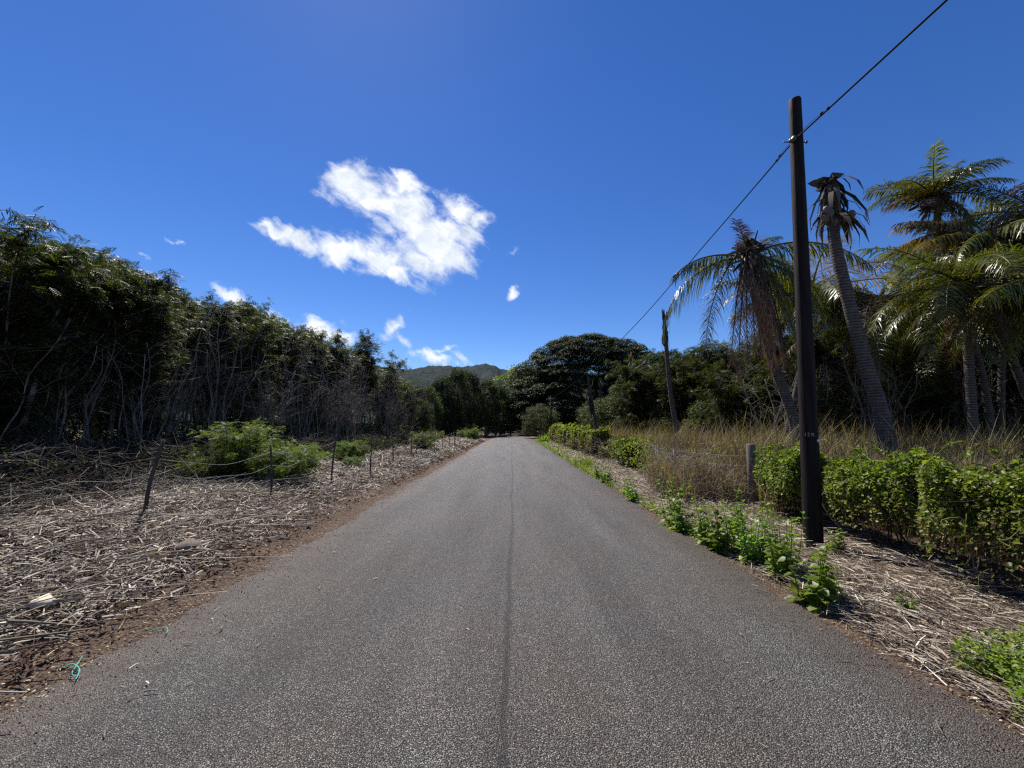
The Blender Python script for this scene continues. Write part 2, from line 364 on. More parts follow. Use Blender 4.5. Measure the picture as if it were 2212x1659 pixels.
# ------------------------------------------------------------------ hills
def ridge(px):
    xs = [-900, -200, 0, 200, 300, 405, 425, 440, 460, 481, 494, 503, 511, 520, 545, 700, 900, 1500]
    ys = [330, 330, 335, 345, 356, 372, 368.5, 367, 367.5, 365.5, 367, 370, 371.5, 370, 372, 378, 385, 395]
    return np.interp(px, xs, ys)
nth = 700; th = np.linspace(R(-72), R(60), nth); nr = 70; rr = np.linspace(0, 1, nr)
TH, RR = np.meshgrid(th, rr)
dist = 480 + 900 * RR
pxs = 512 + 400 * np.tan(TH) * 1.0
ry = ridge(pxs); elev = (ray(0, 427)[1] * 0 + (427 - ry) / 402.)
top = elev * 1130 * 1.09 * np.cos(TH) / np.cos(TH)
prof = ss(RR * 1.25) * np.where(RR > .8, 1 - (RR - .8) * 1.6, 1)
gully = .5 + .5 * np.sin(TH * 46 + 3 * np.sin(TH * 13) + RR * 5)
hz = top * prof * (1 - .28 * gully * np.clip(.8 - RR, 0, 1) * 1.6 * ss(RR * 3))
lump = rng.normal(size=TH.shape) * 1.3 + 2.2 * np.sin(TH * 190 + RR * 31) * np.sin(TH * 77 - RR * 20)
hz = hz + lump * ss(RR * 4) - 3
# a lower green shoulder in front
hz = np.maximum(hz, (30 + 8 * np.sin(TH * 21)) * np.exp(-((RR - .28) / .12) ** 2) + lump * .7 - 4)
dd = dist / np.cos(TH)
Vh = np.stack([np.tan(TH) * dist, dist, hz], -1)
idx = np.arange(nth * nr).reshape(nr, nth); mb = MB()
mb.add(Vh, np.stack([idx[:-1, :-1], idx[:-1, 1:], idx[1:, 1:], idx[1:, :-1]], -1))
m, t = nt('haze_tinted_scrub'); tc = N(t, 'ShaderNodeTexCoord'); ob = tc.outputs['Object']
c = ramp(t, noise(t, ob, .012, 6, .6), [(.35, (.036, .05, .056)), (.55, (.055, .07, .068)), (.7, (.11, .105, .085))])  # scrub tones with the blue of distant haze painted into the colour
c = mixc(t, ramp(t, noise(t, ob, .11, 6, .7), [(.4, (0, 0, 0)), (.6, (1, 1, 1))]), mixc(t, 1., c, (.4, .45, .4), 'MULTIPLY'), c)
finish(t, c, .95, .05, bump=noise(t, ob, .13, 5, .7), bstr=1, bdist=6)
mb.build('hills', m, kind='structure', smooth=False)

# ------------------------------------------------------------------ litter (uncountable)
def litter(name, n, fx, fy, ln, wd, mats, zmax, tilt, label=None, align=None, cluster=0):
    x = fx(n); y = fy(n) if not callable(getattr(fy, 'pair', None)) else fy(n)
    keep = np.ones(n, bool); x = x[keep]; y = y[keep]
    L = rng.uniform(*ln, n) * rng.uniform(.4, 1, n); az = rng.uniform(0, 2 * math.pi, n)
    if align is not None:
        a0, sc = align; k = rng.random(n) < .7; az = np.where(k, a0 + rng.normal(size=n) * sc, az)
    tl = rng.normal(size=n) * tilt
    Dn = np.stack([np.cos(az) * np.cos(tl), np.sin(az) * np.cos(tl), np.sin(tl)], -1)
    z = H(x, y) + rng.random(n) ** 2 * zmax + abs(np.sin(tl)) * L * .4 + .006
    Pn = np.stack([x, y, z], -1) - Dn * L[:, None] * .5
    Nn = np.stack([rng.normal(size=n) * .5, rng.normal(size=n) * .5, np.ones(n)], -1)
    mb = MB(); W = rng.uniform(*wd, n)
    sc = 1 + np.clip((y - 8) / 14, 0, 2.2)       # far pieces merge into bigger wisps
    stamp(mb, STRIP, Pn, Dn, Nn, L * np.sqrt(sc), W * sc)
    return mb.build(name, mats, kind='stuff')
def ydist(a, b, p=1.0):      # denser near the camera
    return lambda n: a * (b / a) ** (rng.random(n) ** p)
def left_x(n): return -3.15 - rng.beta(1.3, 1.5, n) * 7.2
nL = 130000
xs_ = left_x(nL); ys_ = ydist(1.6, 48)(nL)
# clumpy deposit
w_ = wob(xs_, ys_, 1.2, 5) * .5 + .5; kp = (rng.random(nL) < .2 + .8 * ss(w_ * 1.5)) & ((xs_ < -3.5 - .22 * np.sin(ys_ * .9) - .12 * np.sin(ys_ * 3.1)) | (rng.random(nL) < .3))
xs_, ys_ = xs_[kp], ys_[kp]
o = litter('dry_straw', len(xs_), lambda n: xs_, lambda n: ys_, (.04, .27), (.005, .016), MT['straw'], .17, .3, align=(R(60), .9))
tag(o, 'carpet of grey brown dry straw and broken stalks on the left verge', 'straw', kind='stuff')
nR = 46000
xr = 2.7 + rng.beta(1.1, 1.5, nR) * 2.6; yr = ydist(1.7, 45)(nR)
o = litter('dry_straw', nR, lambda n: xr, lambda n: yr, (.05, .3), (.003, .009), MT['straw'], .08, .18, align=(R(110), .45))
tag(o, 'pale dry straw lying between the road and the hedges on the right', 'straw', kind='stuff')
n = 60000; x = -3.0 - rng.beta(1.2, 1.2, n) * 7.5; y = ydist(1.6, 45)(n); kp = rng.random(n) < .25 + .75 * ss(.6 - .8 * wob(x, y, 1.2, 5)); x = x[kp]; y = y[kp]; n = len(x)
MT['mulch'] = leafmat('mulch', [(0, (.03, .019, .013)), (.6, (.09, .055, .037)), (1, (.2, .135, .09))], .8, .1, 0)
mb = MB(); az = rng.uniform(0, 6.28, n); sc = 1 + np.clip((y - 8) / 14, 0, 2.2)
stamp(mb, DIAM, np.stack([x, y, H(x, y) + rng.random(n) ** 1.5 * .12 + .008], -1), np.stack([np.cos(az), np.sin(az), rng.normal(size=n) * .35], -1), nrm(rng.normal(size=(n, 3)) * .5 + [0, 0, 1]), rng.uniform(.02, .11, n) * sc, rng.uniform(.01, .035, n) * sc)
tag(mb.build('leaf_mulch', MT['mulch'], kind='stuff'), 'dark brown rotting leaf mulch matted between the straw on the left verge', 'mulch', kind='stuff')
# long stalks, left, thicker
n = 2300; x = -3.7 - rng.random(n) * 6.5; y = ydist(2.2, 30)(n); az = R(35) + rng.normal(size=n) * .7; L = rng.uniform(.4, 1.3, n)
A = np.stack([x, y, H(x, y) + rng.random(n) * .16 + .02], -1); B = A + np.stack([np.cos(az) * L, np.sin(az) * L, rng.normal(size=n) * .1], -1)
mb = MB(); twigs(mb, A, B, rng.uniform(.006, .017, n) * rng.choice([1, 1, 1, 1.6], n), bend=.09)
tag(mb.build('fallen_stalks', MT['twig'], kind='stuff'), 'long thin fallen stalks scattered over the straw on the left verge', 'stalks', kind='stuff')
# chips of leaf and gravel along road margins
n = 9000; x = np.where(rng.random(n) < .7, -2.75 - abs(rng.normal(size=n)) * .35, 2.6 + abs(rng.normal(size=n)) * .18); y = ydist(1.6, 30)(n)
mb = MB(); az = rng.uniform(0, 6.28, n)
stamp(mb, DIAM, np.stack([x, y, H(x, y) + .012 + .008 * rng.random(n)], -1), np.stack([np.cos(az), np.sin(az), rng.normal(size=n) * .15], -1), (0.1, 0, 1), rng.uniform(.008, .035, n), rng.uniform(.004, .014, n))
tag(mb.build('leaf_crumbs', MT['crumb'], kind='stuff'), 'crumbs of dry leaf and gravel along the road margins', 'debris', kind='stuff')

OCT = T([(1, 0, 0), (0, 1, 0), (-1, 0, 0), (0, -1, 0), (.1, 0, .8), (0, 0, -.6)], [(0, 1, 4, 4), (1, 2, 4, 4), (2, 3, 4, 4), (3, 0, 4, 4), (0, 5, 1, 1), (1, 5, 2, 2), (2, 5, 3, 3), (3, 5, 0, 0)])
n = 9000; lf_ = rng.random(n) < .6; x = np.where(lf_, -2.8 - rng.normal(size=n) * .22 - .08, 2.58 + rng.normal(size=n) * .1); y = ydist(1.5, 26)(n); az = rng.uniform(0, 6.28, n)
mb = MB(); sz = rng.uniform(.002, .006, n) * rng.uniform(.5, 1.3, n) * (1 + y / 14)
stamp(mb, OCT, np.stack([x, y, np.maximum(H(x, y), np.where((x > -2.85) & (x < 2.6), .008, -1)) + sz * .3], -1), np.stack([np.cos(az), np.sin(az), az * 0], -1), (0, 0, 1), sz, sz * rng.uniform(.6, 1, n))
MT['grit'] = leafmat('grit', [(0, (.12, .085, .06)), (.7, (.24, .19, .15)), (1, (.5, .44, .38))], .8, .1, 0)
tag(mb.build('gravel', MT['grit'], kind='stuff'), 'loose gravel spilled along both asphalt edges', 'gravel', kind='stuff')
n = 190; x = rng.uniform(-2.8, 2.5, n); x = np.where(rng.random(n) < .6, np.sign(x) * (2.6 - abs(rng.normal(size=n)) * .55), x); y = ydist(1.6, 20)(n); az = rng.uniform(0, 6.28, n)
mb = MB(); stamp(mb, STRIP, np.stack([x, y, x * 0 + .026], -1), np.stack([np.cos(az), np.sin(az), az * 0], -1), (0, .1, 1), rng.uniform(.01, .07, n), rng.uniform(.003, .006, n) * (1 + y / 10))
tag(mb.build('blown_straw', MT['straw'], kind='stuff'), 'few stray bits of straw blown onto the asphalt', 'straw', kind='stuff')

# ------------------------------------------------------------------ undergrowth
def tangle(n, fx, fy, zmin, zmax, ln, w, mat, name, label, cat, curl=.35):
    x = fx(n); y = fy(n); L = rng.uniform(*ln, n)
    z = H(x, y) + zmin + rng.random(n) ** 1.4 * (zmax - zmin)
    d = nrm(np.stack([rng.normal(size=n), rng.normal(size=n), rng.normal(size=n) * .55 + .15], -1))
    A = np.stack([x, y, z], -1); mb = MB(); twigs(mb, A, A + d * L[:, None], rng.uniform(*w, n), bend=curl)
    return tag(mb.build(name, mat, kind='stuff'), label, cat, kind='stuff')
def thx(y): return np.interp(y, [4, 9, 14, 22, 34, 60], [-11.6, -10.9, -9.3, -8.3, -8.6, -9])   # front line of the thicket
ysb = ydist(4.5, 40)(36000)
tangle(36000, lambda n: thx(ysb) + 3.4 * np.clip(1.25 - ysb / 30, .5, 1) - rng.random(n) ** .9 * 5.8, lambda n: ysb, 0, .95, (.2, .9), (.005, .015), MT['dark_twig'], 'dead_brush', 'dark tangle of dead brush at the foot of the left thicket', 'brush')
# shaded undergrowth leaves
n = 60000; y = ydist(4.5, 45)(n); x = thx(y) + 3. * np.clip(1.25 - y / 30, .5, 1) - rng.random(n) ** .85 * 6.8; z = H(x, y) + rng.random(n) ** 1.3 * np.where(x > thx(y), .55 + .35 * wob(x, y, 1.1, 3) + .2, 1.6)
mb = MB(); stamp(mb, LEAF, np.stack([x, y, z], -1), nrm(rng.normal(size=(n, 3)) + [0, 0, -.3]), nrm(rng.normal(size=(n, 3)) * .6 + [0, 0, 1]), rng.uniform(.05, .13, n) * (1 + y / 40), rng.uniform(.025, .06, n) * (1 + y / 40))
tag(mb.build('undergrowth', MT['broad_leaf'], kind='stuff'), 'dark leafy undergrowth beneath the left thicket', 'undergrowth', kind='stuff')

# ------------------------------------------------------------------ thicket trees
def perp(n): return nrm(rng.normal(size=(n, 3)))
HT = {}
def koa(H_, low=.4, stems=3, spread=.9, dens=1.0, name='slim_tree', label='', pods=True, leafL=(.2, .34), bare=False, mat=None, tm=PIN, rs=.032):
    root = empty(name, (0, 0, 0), label, 'tree')
    tr = MB(); cr = MB(); pd = MB(); tips = []; A = []; B = []; ws = []
    for s in range(stems):
        a = random.uniform(0, 6.28); ln = random.uniform(.25, .9) * spread; h = H_ * random.uniform(.8, 1.0)
        b0 = np.array([math.cos(a) * .18, math.sin(a) * .18, -.15])
        ctrl = [b0]; cur = b0.copy()
        for k in range(1, 7):
            f = k / 6
            ctrl.append(np.array([math.cos(a) * (.18 + ln * f ** 1.5) + random.gauss(0, .09), math.sin(a) * (.18 + ln * f ** 1.5) + random.gauss(0, .09), -.15 + (h + .15) * f]))
        path = curve(ctrl, 16); tube(tr, path, np.linspace(rs, .009, 16) * random.uniform(.8, 1.3), 5)
        nb = int(15 * dens) + 2
        for k in range(nb):
            f = low + (1 - low) * (k + random.random()) / nb
            p = path[min(15, int(f * 15))]
            az = random.uniform(0, 6.28); L = random.uniform(.55, 1.25) * (1.15 - .55 * f) * spread * 1.1
            up = random.uniform(.35, 1.1)
            d = np.array([math.cos(az), math.sin(az), up]); d /= np.linalg.norm(d)
            bp = curve([p, p + d * L * .5 + np.array([0, 0, .03]), p + d * L + np.array([random.gauss(0, .1), random.gauss(0, .1), -.12 * L])], 6)
            for i in range(5): A.append(bp[i]); B.append(bp[i + 1]); ws.append(.018 * (1 - i / 7))
            for i in range(1, 6):
                tips.append((bp[i], d))
                if random.random() < .8:
                    q = bp[i] + np.array([random.gauss(0, .22), random.gauss(0, .22), random.gauss(.05, .16)])
                    A.append(bp[i]); B.append(q); ws.append(.008); tips.append((q, d)); tips.append(((q + bp[i]) / 2, d))
        # loose bare side shoots low on the stem
        for k in range(5):
            p = path[random.randint(2, 9)]; az = random.uniform(0, 6.28)
            q = p + np.array([math.cos(az) * .4, math.sin(az) * .4, random.uniform(.3, .9)]); A.append(p); B.append(q); ws.append(.012)
    twigs(tr, A, B, ws, bend=.08)
    tr.build('trunk', MT['stem'], root, smooth=True)
    Pt = np.array([p for p, _ in tips]); Dt = np.array([d for _, d in tips])
    if not bare:
        k = 5; n = len(Pt) * k
        Pn = np.repeat(Pt, k, 0) + rng.normal(size=(n, 3)) * .05
        Dn = np.repeat(Dt, k, 0) * .35 + rng.normal(size=(n, 3)) * [.8, .8, .45] + [0, 0, -.1]
        stamp(cr, tm, Pn, Dn, nrm(rng.normal(size=(n, 3)) * .35 + [0, 0, 1]), rng.uniform(*leafL, n))
        if pods:
            sel = Pt[rng.random(len(Pt)) < .12]; kk = 6; n = len(sel) * kk
            stamp(cr, STRIP, np.repeat(sel, kk, 0) + rng.normal(size=(n, 3)) * .05, rng.normal(size=(n, 3)) * .3 + [0, 0, -1], rng.normal(size=(n, 3)), rng.uniform(.1, .19, n), .022, 1)
        cr.build('crown', [mat or MT['koa_leaf'], MT['pod']], root)
        HT[root.name] = float(np.percentile(np.concatenate(cr.v)[:, 2], 99.7))
    return root
GL = 'slim trees of the left thicket'
LF = (.15, .25)
protos = [koa(6.3, .5, 3, .8, .8, leafL=LF), koa(6.0, .46, 4, .95, .7, leafL=LF), koa(6.6, .55, 2, .75, .9, leafL=LF), koa(5.6, .2, 3, 1.0, 1.1, leafL=LF), koa(6.2, .6, 3, .65, .7, leafL=LF)]
_used = set()
def put(lst, i, x, y, rz=None, s=1., label='', group=None, sz=None, name=None, z=None):
    o = lst[i]; zz = float(H(x, y)) if z is None else z
    rz = random.uniform(0, 6.28) if rz is None else rz
    if (id(lst), i) not in _used:
        _used.add((id(lst), i)); o.location = (x, y, zz); o.rotation_euler.z = rz; o.scale = (s, s, sz or s)
        o['label'] = label
        if group: o['group'] = group
        return o
    return copy_tree(o, (x, y, zz), rz, s, label, group, sz)
# front row, matched to the skyline; (px, top py, depth)
front = [(-40, 196, 8.0), (2, 208, 8.4), (40, 232, 8.9), (72, 246, 9.4), (100, 254, 10.2), (124, 264, 10.8), (146, 284, 11.4), (168, 292, 12.2),
         (186, 298, 13), (203, 289, 13.6), (222, 308, 14.4), (240, 300, 15), (256, 294, 16), (272, 304, 17), (288, 322, 18), (303, 324, 19.5),
         (318, 332, 21), (334, 330, 23), (349, 344, 25), (362, 340, 27), (374, 333, 28.5), (385, 350, 30), (394, 366, 32)]
fl = ['tall leafy tree cropped by the left edge of the photo', 'slim tree at the left edge with a bare twig poking above its crown', 'leafy tree beside the tall one at the left edge, its light green sprays drooping',
      'dark crowned slim tree fourth from the left edge of the thicket', 'slim tree whose crown carries bare twigs against the sky', 'slim tree right of the bare twigs with brown pods hanging',
      'round topped slim tree just left of the first dip in the thicket skyline', 'slim tree in the first dip of the thicket skyline', 'slim tree right of the first skyline dip with thin bare tips',
      'taller slim tree behind the bright green seedling clump', 'low slim tree right of the seedling clump', 'slim tree with a split top above the second fence post', 'tallest slim tree in the middle of the left thicket skyline',
      'slim tree right of the tallest middle one, sparse at the top', 'slim tree where the white cloud edge shows through the crown', 'wispy slim tree in front of the low white cloud', 'slim tree right of the low white cloud with a thin crown',
      'dense slim tree at the right end of the low cloud', 'thin slim tree with a feathery tip left of the pointed one', 'feathery small crown just left of the pointed end tree', 'pointed dark tree sticking up near the right end of the left thicket',
      'sloping slim tree right of the pointed one', 'last slim tree at the right end of the left thicket']
for k, (px, py, Yd) in enumerate(front):
    p = P(px, py, Yd); i = 3 if k < 3 else (k * 2 + 1) % 5
    hh = HT[protos[i].name]
    put(protos, i, p[0], Yd, s=(p[2] - .15) / hh * .965, label=fl[k], group=GL)
# rows behind
for k in range(64):
    Yd = 7 * (48 / 7) ** random.random(); x = thx(Yd) - 1.2 - random.random() ** .8 * 8.5
    lim = P(np.interp(x / Yd, [-1.3, 0], [0, 512]), 0, 1)  # unused guard
    px = 512 + 400 * x / Yd
    hmax = np.interp(px, [-40, 40, 124, 203, 256, 303, 374, 400], [230, 236, 270, 298, 302, 332, 346, 372])
    zt = P(px, hmax + random.uniform(2, 16), Yd)[2]
    i = random.choice([0, 1, 2, 4, 4])
    put(protos, i, x, Yd, s=min(1.25, max(.55, zt / HT[protos[i].name])), label='one of the many thin dark stemmed trees standing deep inside the left thicket', group='inner trees of the left thicket')
for k in range(44):
    Yd = 9 * (62 / 9) ** ((k + random.random()) / 44); x = thx(Yd) - random.uniform(8, 17) - Yd * .12
    px = 512 + 400 * x / Yd
    if px < -160: continue
    hm_ = np.interp(px, [-40, 40, 124, 203, 256, 303, 374, 400, 430], [236, 244, 280, 308, 314, 342, 356, 384, 392])
    put(protos, 3, x, Yd, s=P(px, hm_ + random.uniform(0, 8), Yd)[2] / HT[protos[3].name], label='one of the bushy trees closing the back of the left thicket', group='rearmost trees of the left thicket')
bare = [koa(4.6, .5, 7, 1.3, .3, 'bare_stems', '', bare=True, rs=.024), koa(5.2, .4, 6, 1.1, .5, 'bare_stems', '', bare=True, rs=.03)]
for k in range(64):
    Yd = 6.5 * (40 / 6.5) ** ((k + random.random()) / 64); x = thx(Yd) - random.uniform(-.5, 2.2)
    put(bare, k % 2, x, Yd, s=random.uniform(.75, 1.05), label='one of the clusters of bare grey stems along the front of the left thicket', group='bare stem clusters of the left thicket')
# near edge off to the left so that a step aside still sees trees
for (x, y) in ((-11.8, 4.2), (-12.5, 6.2), (-11.5, 1.5), (-13, 2.6)):
    put(protos, 3, x, y, label='leafy slim tree beyond the left edge of the photo', group='slim trees beyond the left edge')

# bright seedlings on the left
seed = [koa(1.7, .1, 5, 1.0, .42, 'seedling_shrub', '', False, (.13, .21), mat=MT['koa_bright'], rs=.012), koa(1.2, .05, 6, 1.1, .36, 'seedling_shrub', '', False, (.12, .2), mat=MT['koa_bright'], rs=.01)]
for o_ in seed: o_['category'] = 'shrub'
sl = [(218, 11.6, 0, .7, 'feathery shrub at the back of the seedling clump, behind the tallest one'), (183, 10.6, 1, .9, 'dark green low shrub leftmost behind the seedling clump'), (308, 12.6, 1, .8, 'tiny feathery shrub right of the seedling clump'), (263, 10.4, 0, 1.16, 'bright green feathery shrub behind the second fence post, tallest of its clump'), (240, 10.9, 0, .84, 'bright green feathery shrub left of the tallest one in its clump'),
      (200, 9.9, 1, .66, 'low green feathery shrub at the left end of the seedling clump'), (226, 9.7, 1, .7, 'low green feathery shrub in front of the seedling clump'), (282, 10.1, 1, .95, 'feathery shrub just right of the second fence post'),
      (292, 11.5, 0, .66, 'small feathery shrub at the right end of the seedling clump'), (345, 15.5, 0, .8, 'green feathery shrub between the third and fourth fence posts'), (360, 16.5, 1, .9, 'low green shrub behind the fourth fence post'),
      (421, 24, 1, 1.35, 'yellow green shrub behind the far fence posts, beside the tree line'), (472, 46, 1, 1.7, 'yellow green bush in front of the left pipe barrier'), (462, 48, 1, 1.3, 'small green bush left of the one at the pipe barrier'),
      (352, 13.6, 1, .55, 'tiny green sprout on the straw behind the fourth fence post')]
for px, Yd, i, s, lb in sl:
    put(seed, i, (px - 512) / 400 * Yd, Yd, s=s * (.66 if Yd < 13 else .55), label=lb, group='bright feathery shrubs on the left')

# ------------------------------------------------------------------ broad trees and bushes
def broad(rx, h, z0, nc, nl, leaf, mat, name='broadleaf_tree', cat='tree', flat=1.0, trunks=1, tr_r=.16, cr_r=(.5, .9), tmpl=DIAM, seedshape=0., gap=.15, pow_=1.0):
    """a crown of leaf clumps over limbs; z0 is where the crown starts"""
    root = empty(name, (0, 0, 0), '', cat)
    tb = MB(); cb = MB(); C = []
    hz_ = (h - z0)
    for k in range(nc):
        u = random.random(); ph = random.uniform(0, 6.28); r_ = random.random() ** .4
        zf = u ** pow_
        prof = math.sqrt(max(0.02, 1 - (2 * zf - .85) ** 2 / 1.35)) if zf > .42 else .72 + .28 * zf / .42
        rad = rx * prof * (.35 + .65 * r_) * (1 + .16 * math.sin(ph * 3 + seedshape) + .1 * math.sin(ph * 5 + 2 + zf * 4))
        C.append((math.cos(ph) * rad, math.sin(ph) * rad, z0 + hz_ * (zf * .93) + random.gauss(0, .03) * hz_))
    C = np.array(C); A = []; B = []; W = []
    for j in range(trunks):
        b = np.array([random.gauss(0, .12 * rx) if trunks > 1 else 0, random.gauss(0, .12 * rx) if trunks > 1 else 0, -.15])
        top = np.array([random.gauss(0, .1 * rx), random.gauss(0, .1 * rx), z0 + hz_ * .55])
        path = curve([b, b * .7 + top * .3 + [random.gauss(0, .08 * rx), 0, 0], top], 9)
        tube(tb, path, np.linspace(tr_r, tr_r * .45, 9), 8)
        for c_ in C[j::trunks]:
            f = min(.95, max(.25, (c_[2] - random.uniform(.2, .5) * hz_) / top[2])); p = path[int(f * 8)]
            mid = p * .5 + c_ * .5 + np.array([0, 0, -.06 * hz_])
            A += [p, mid]; B += [mid, c_]; W += [tr_r * .28, tr_r * .16]
            for q in range(3):
                e = c_ + rng.normal(size=3) * [.5, .5, .3] * rx * .16; A.append(mid); B.append(e); W.append(tr_r * .08)
    twigs(tb, A, B, W, bend=.06)
    tb.build('trunk', MT['trunk'], root, smooth=True)
    n = nc * nl; cc = np.repeat(C, nl, 0)
    cr = np.repeat(rng.uniform(*cr_r, nc), nl)
    d = nrm(rng.normal(size=(n, 3)) * [1, 1, .9] + [0, 0, .25]); r_ = rng.random(n) ** .45
    Pn = cc + d * (cr * r_)[:, None] * [1, 1, .62 * flat]
    Dn = nrm(d * [1, 1, .3] + rng.normal(size=(n, 3)) * .6 + [0, 0, -.25])
    Nn = nrm(rng.normal(size=(n, 3)) * .45 + [0, 0, 1])
    stamp(cb, tmpl, Pn, Dn, Nn, rng.uniform(*leaf, n), rng.uniform(*leaf, n) * .5)
    cb.build('crown', mat, root)
    HT[root.name] = float(np.percentile(Pn[:, 2], 99.6))
    return root
bushes = [broad(2.6, 4.6, .3, 80, 170, (.1, .2), MT['broad_leaf'], 'leafy_bush', 'bush', trunks=3, tr_r=.07, cr_r=(.45, .8)),
          broad(3.1, 6.2, .4, 110, 150, (.11, .21), MT['broad_leaf'], 'broadleaf_tree', 'tree', trunks=2, tr_r=.1, cr_r=(.45, .85), seedshape=2),
          broad(2.7, 5.4, .3, 90, 140, (.1, .2), MT['brown_leaf'], 'rusty_tree', 'tree', trunks=2, tr_r=.09, cr_r=(.4, .75), seedshape=4)]
GB = 'bushy trees behind the grass on the right'
def at(px, Yd): return (px - 512) / 400. * Yd
def putp(i, px, top, Yd, label, group=GB, lst=bushes, h0=None, sx=1.):
    zt = P(px, top - (5 if lst is bushes and Yd < 35 else 0), Yd)[2]; h = HT[lst[i].name]
    s = zt / h; return put(lst, i, at(px, Yd), Yd, s=s * sx, sz=s, label=label, group=group)
for a in [(0, 541, 405, 56, 'rounded dark green bush beside the road end, in front of the giant umbrella tree'),
          (0, 600, 404, 33, 'small mounded bush behind the twin dead palms'),
          (0, 621, 398, 30, 'leafy bush between the twin dead palms and the yellow tufted dead palm'),
          (1, 645, 376, 31, 'leafy tree below the yellow tufted dead palm'),
          (2, 662, 372, 27, 'rust tinged bushy tree left of the leaning dead palm trunk'),
          (1, 690, 362, 26, 'bushy tree directly behind the leaning dead palm trunk'),
          (2, 708, 366, 22, 'rusty leaved tree right of the leaning dead palm trunk'),
          (1, 730, 358, 24, 'green bushy tree left of the coconut palm with hanging dead fronds'),
          (0, 716, 402, 18, 'low green bush under the rusty leaved tree'),
          (0, 748, 398, 17, 'low bush behind the square wooden post'),
          (1, 768, 352, 21, 'bushy tree behind the hanging dead fronds'),
          (0, 670, 412, 22, 'low bush left of the base of the leaning dead palm')]:
    putp(*a)
# far wood left of the road end
far = [broad(4.2, 9.5, 1.2, 130, 130, (.2, .4), MT['broad_leaf'], 'shade_tree', 'tree', trunks=1, tr_r=.28, cr_r=(.7, 1.3)),
       broad(4.6, 8.5, .6, 130, 130, (.2, .4), MT['pod_leaf'], 'shade_tree', 'tree', trunks=2, tr_r=.22, cr_r=(.8, 1.4), seedshape=3)]
GF = 'shade trees at the far end of the road'
fls = [(0, 402, 388, 38, 'first broad tree beyond the right end of the left thicket'), (1, 414, 388, 44, 'dark tree left of the round one on the hill line'), (0, 428, 389, 50, 'mid green tree below the left end of the hill'),
       (1, 442, 380, 54, 'dark shade tree left of the tallest round tree on the left'), (0, 456, 371, 58, 'tallest round dark tree left of the road, rising against the hill'), (1, 470, 374, 62, 'dark tree just right of the tallest round one'),
       (0, 487, 381, 66, 'dark tree above the brick coloured post'), (1, 500, 386, 72, 'dark tree above the left pipe barrier'), (0, 511, 391, 84, 'dark tree closing the view straight above the road'),
       (1, 522, 393, 92, 'dark tree right of the road axis under the hill'), (1, 448, 395, 56, 'dark low tree in front of the tallest round tree'), (1, 478, 396, 70, 'dark low tree behind the brick coloured post'),
       (0, 420, 402, 40, 'low tree behind the far fence posts'), (1, 496, 404, 78, 'low dark tree behind the left pipe barrier')]
for i, px, tp, Yd, lb in fls: putp(i, px, tp, Yd, lb, GF, far, (9.5, 8.5)[i], sx=.5 if px in (456, 442, 470) else .62)
lime = [broad(5.5, 11, 3, 70, 55, (.35, .7), MT['lime_leaf'], 'lime_tree', 'tree', trunks=1, tr_r=.25, cr_r=(.8, 1.4))]
put(lime, 0, at(531, 104), 104, s=P(531, 366, 104)[2] / HT[lime[0].name], label='pale yellow green tree showing behind the left shoulder of the giant umbrella tree')
put(lime, 0, at(519, 110), 110, s=P(519, 384, 110)[2] / HT[lime[0].name], label='low pale green tree under the right end of the hill line')
for k, (px, tp, Yd) in enumerate([(545, 398, 98), (565, 396, 102), (590, 394, 96), (615, 392, 100), (640, 392, 94), (665, 388, 88), (505, 402, 118), (530, 404, 122), (700, 380, 74), (730, 376, 66), (770, 372, 58)]):
    putp(k % 2, px, tp, Yd, 'dark tree deep in the shade behind the giant umbrella tree', 'dark trees behind the umbrella tree', far, (9.5, 8.5)[k % 2])

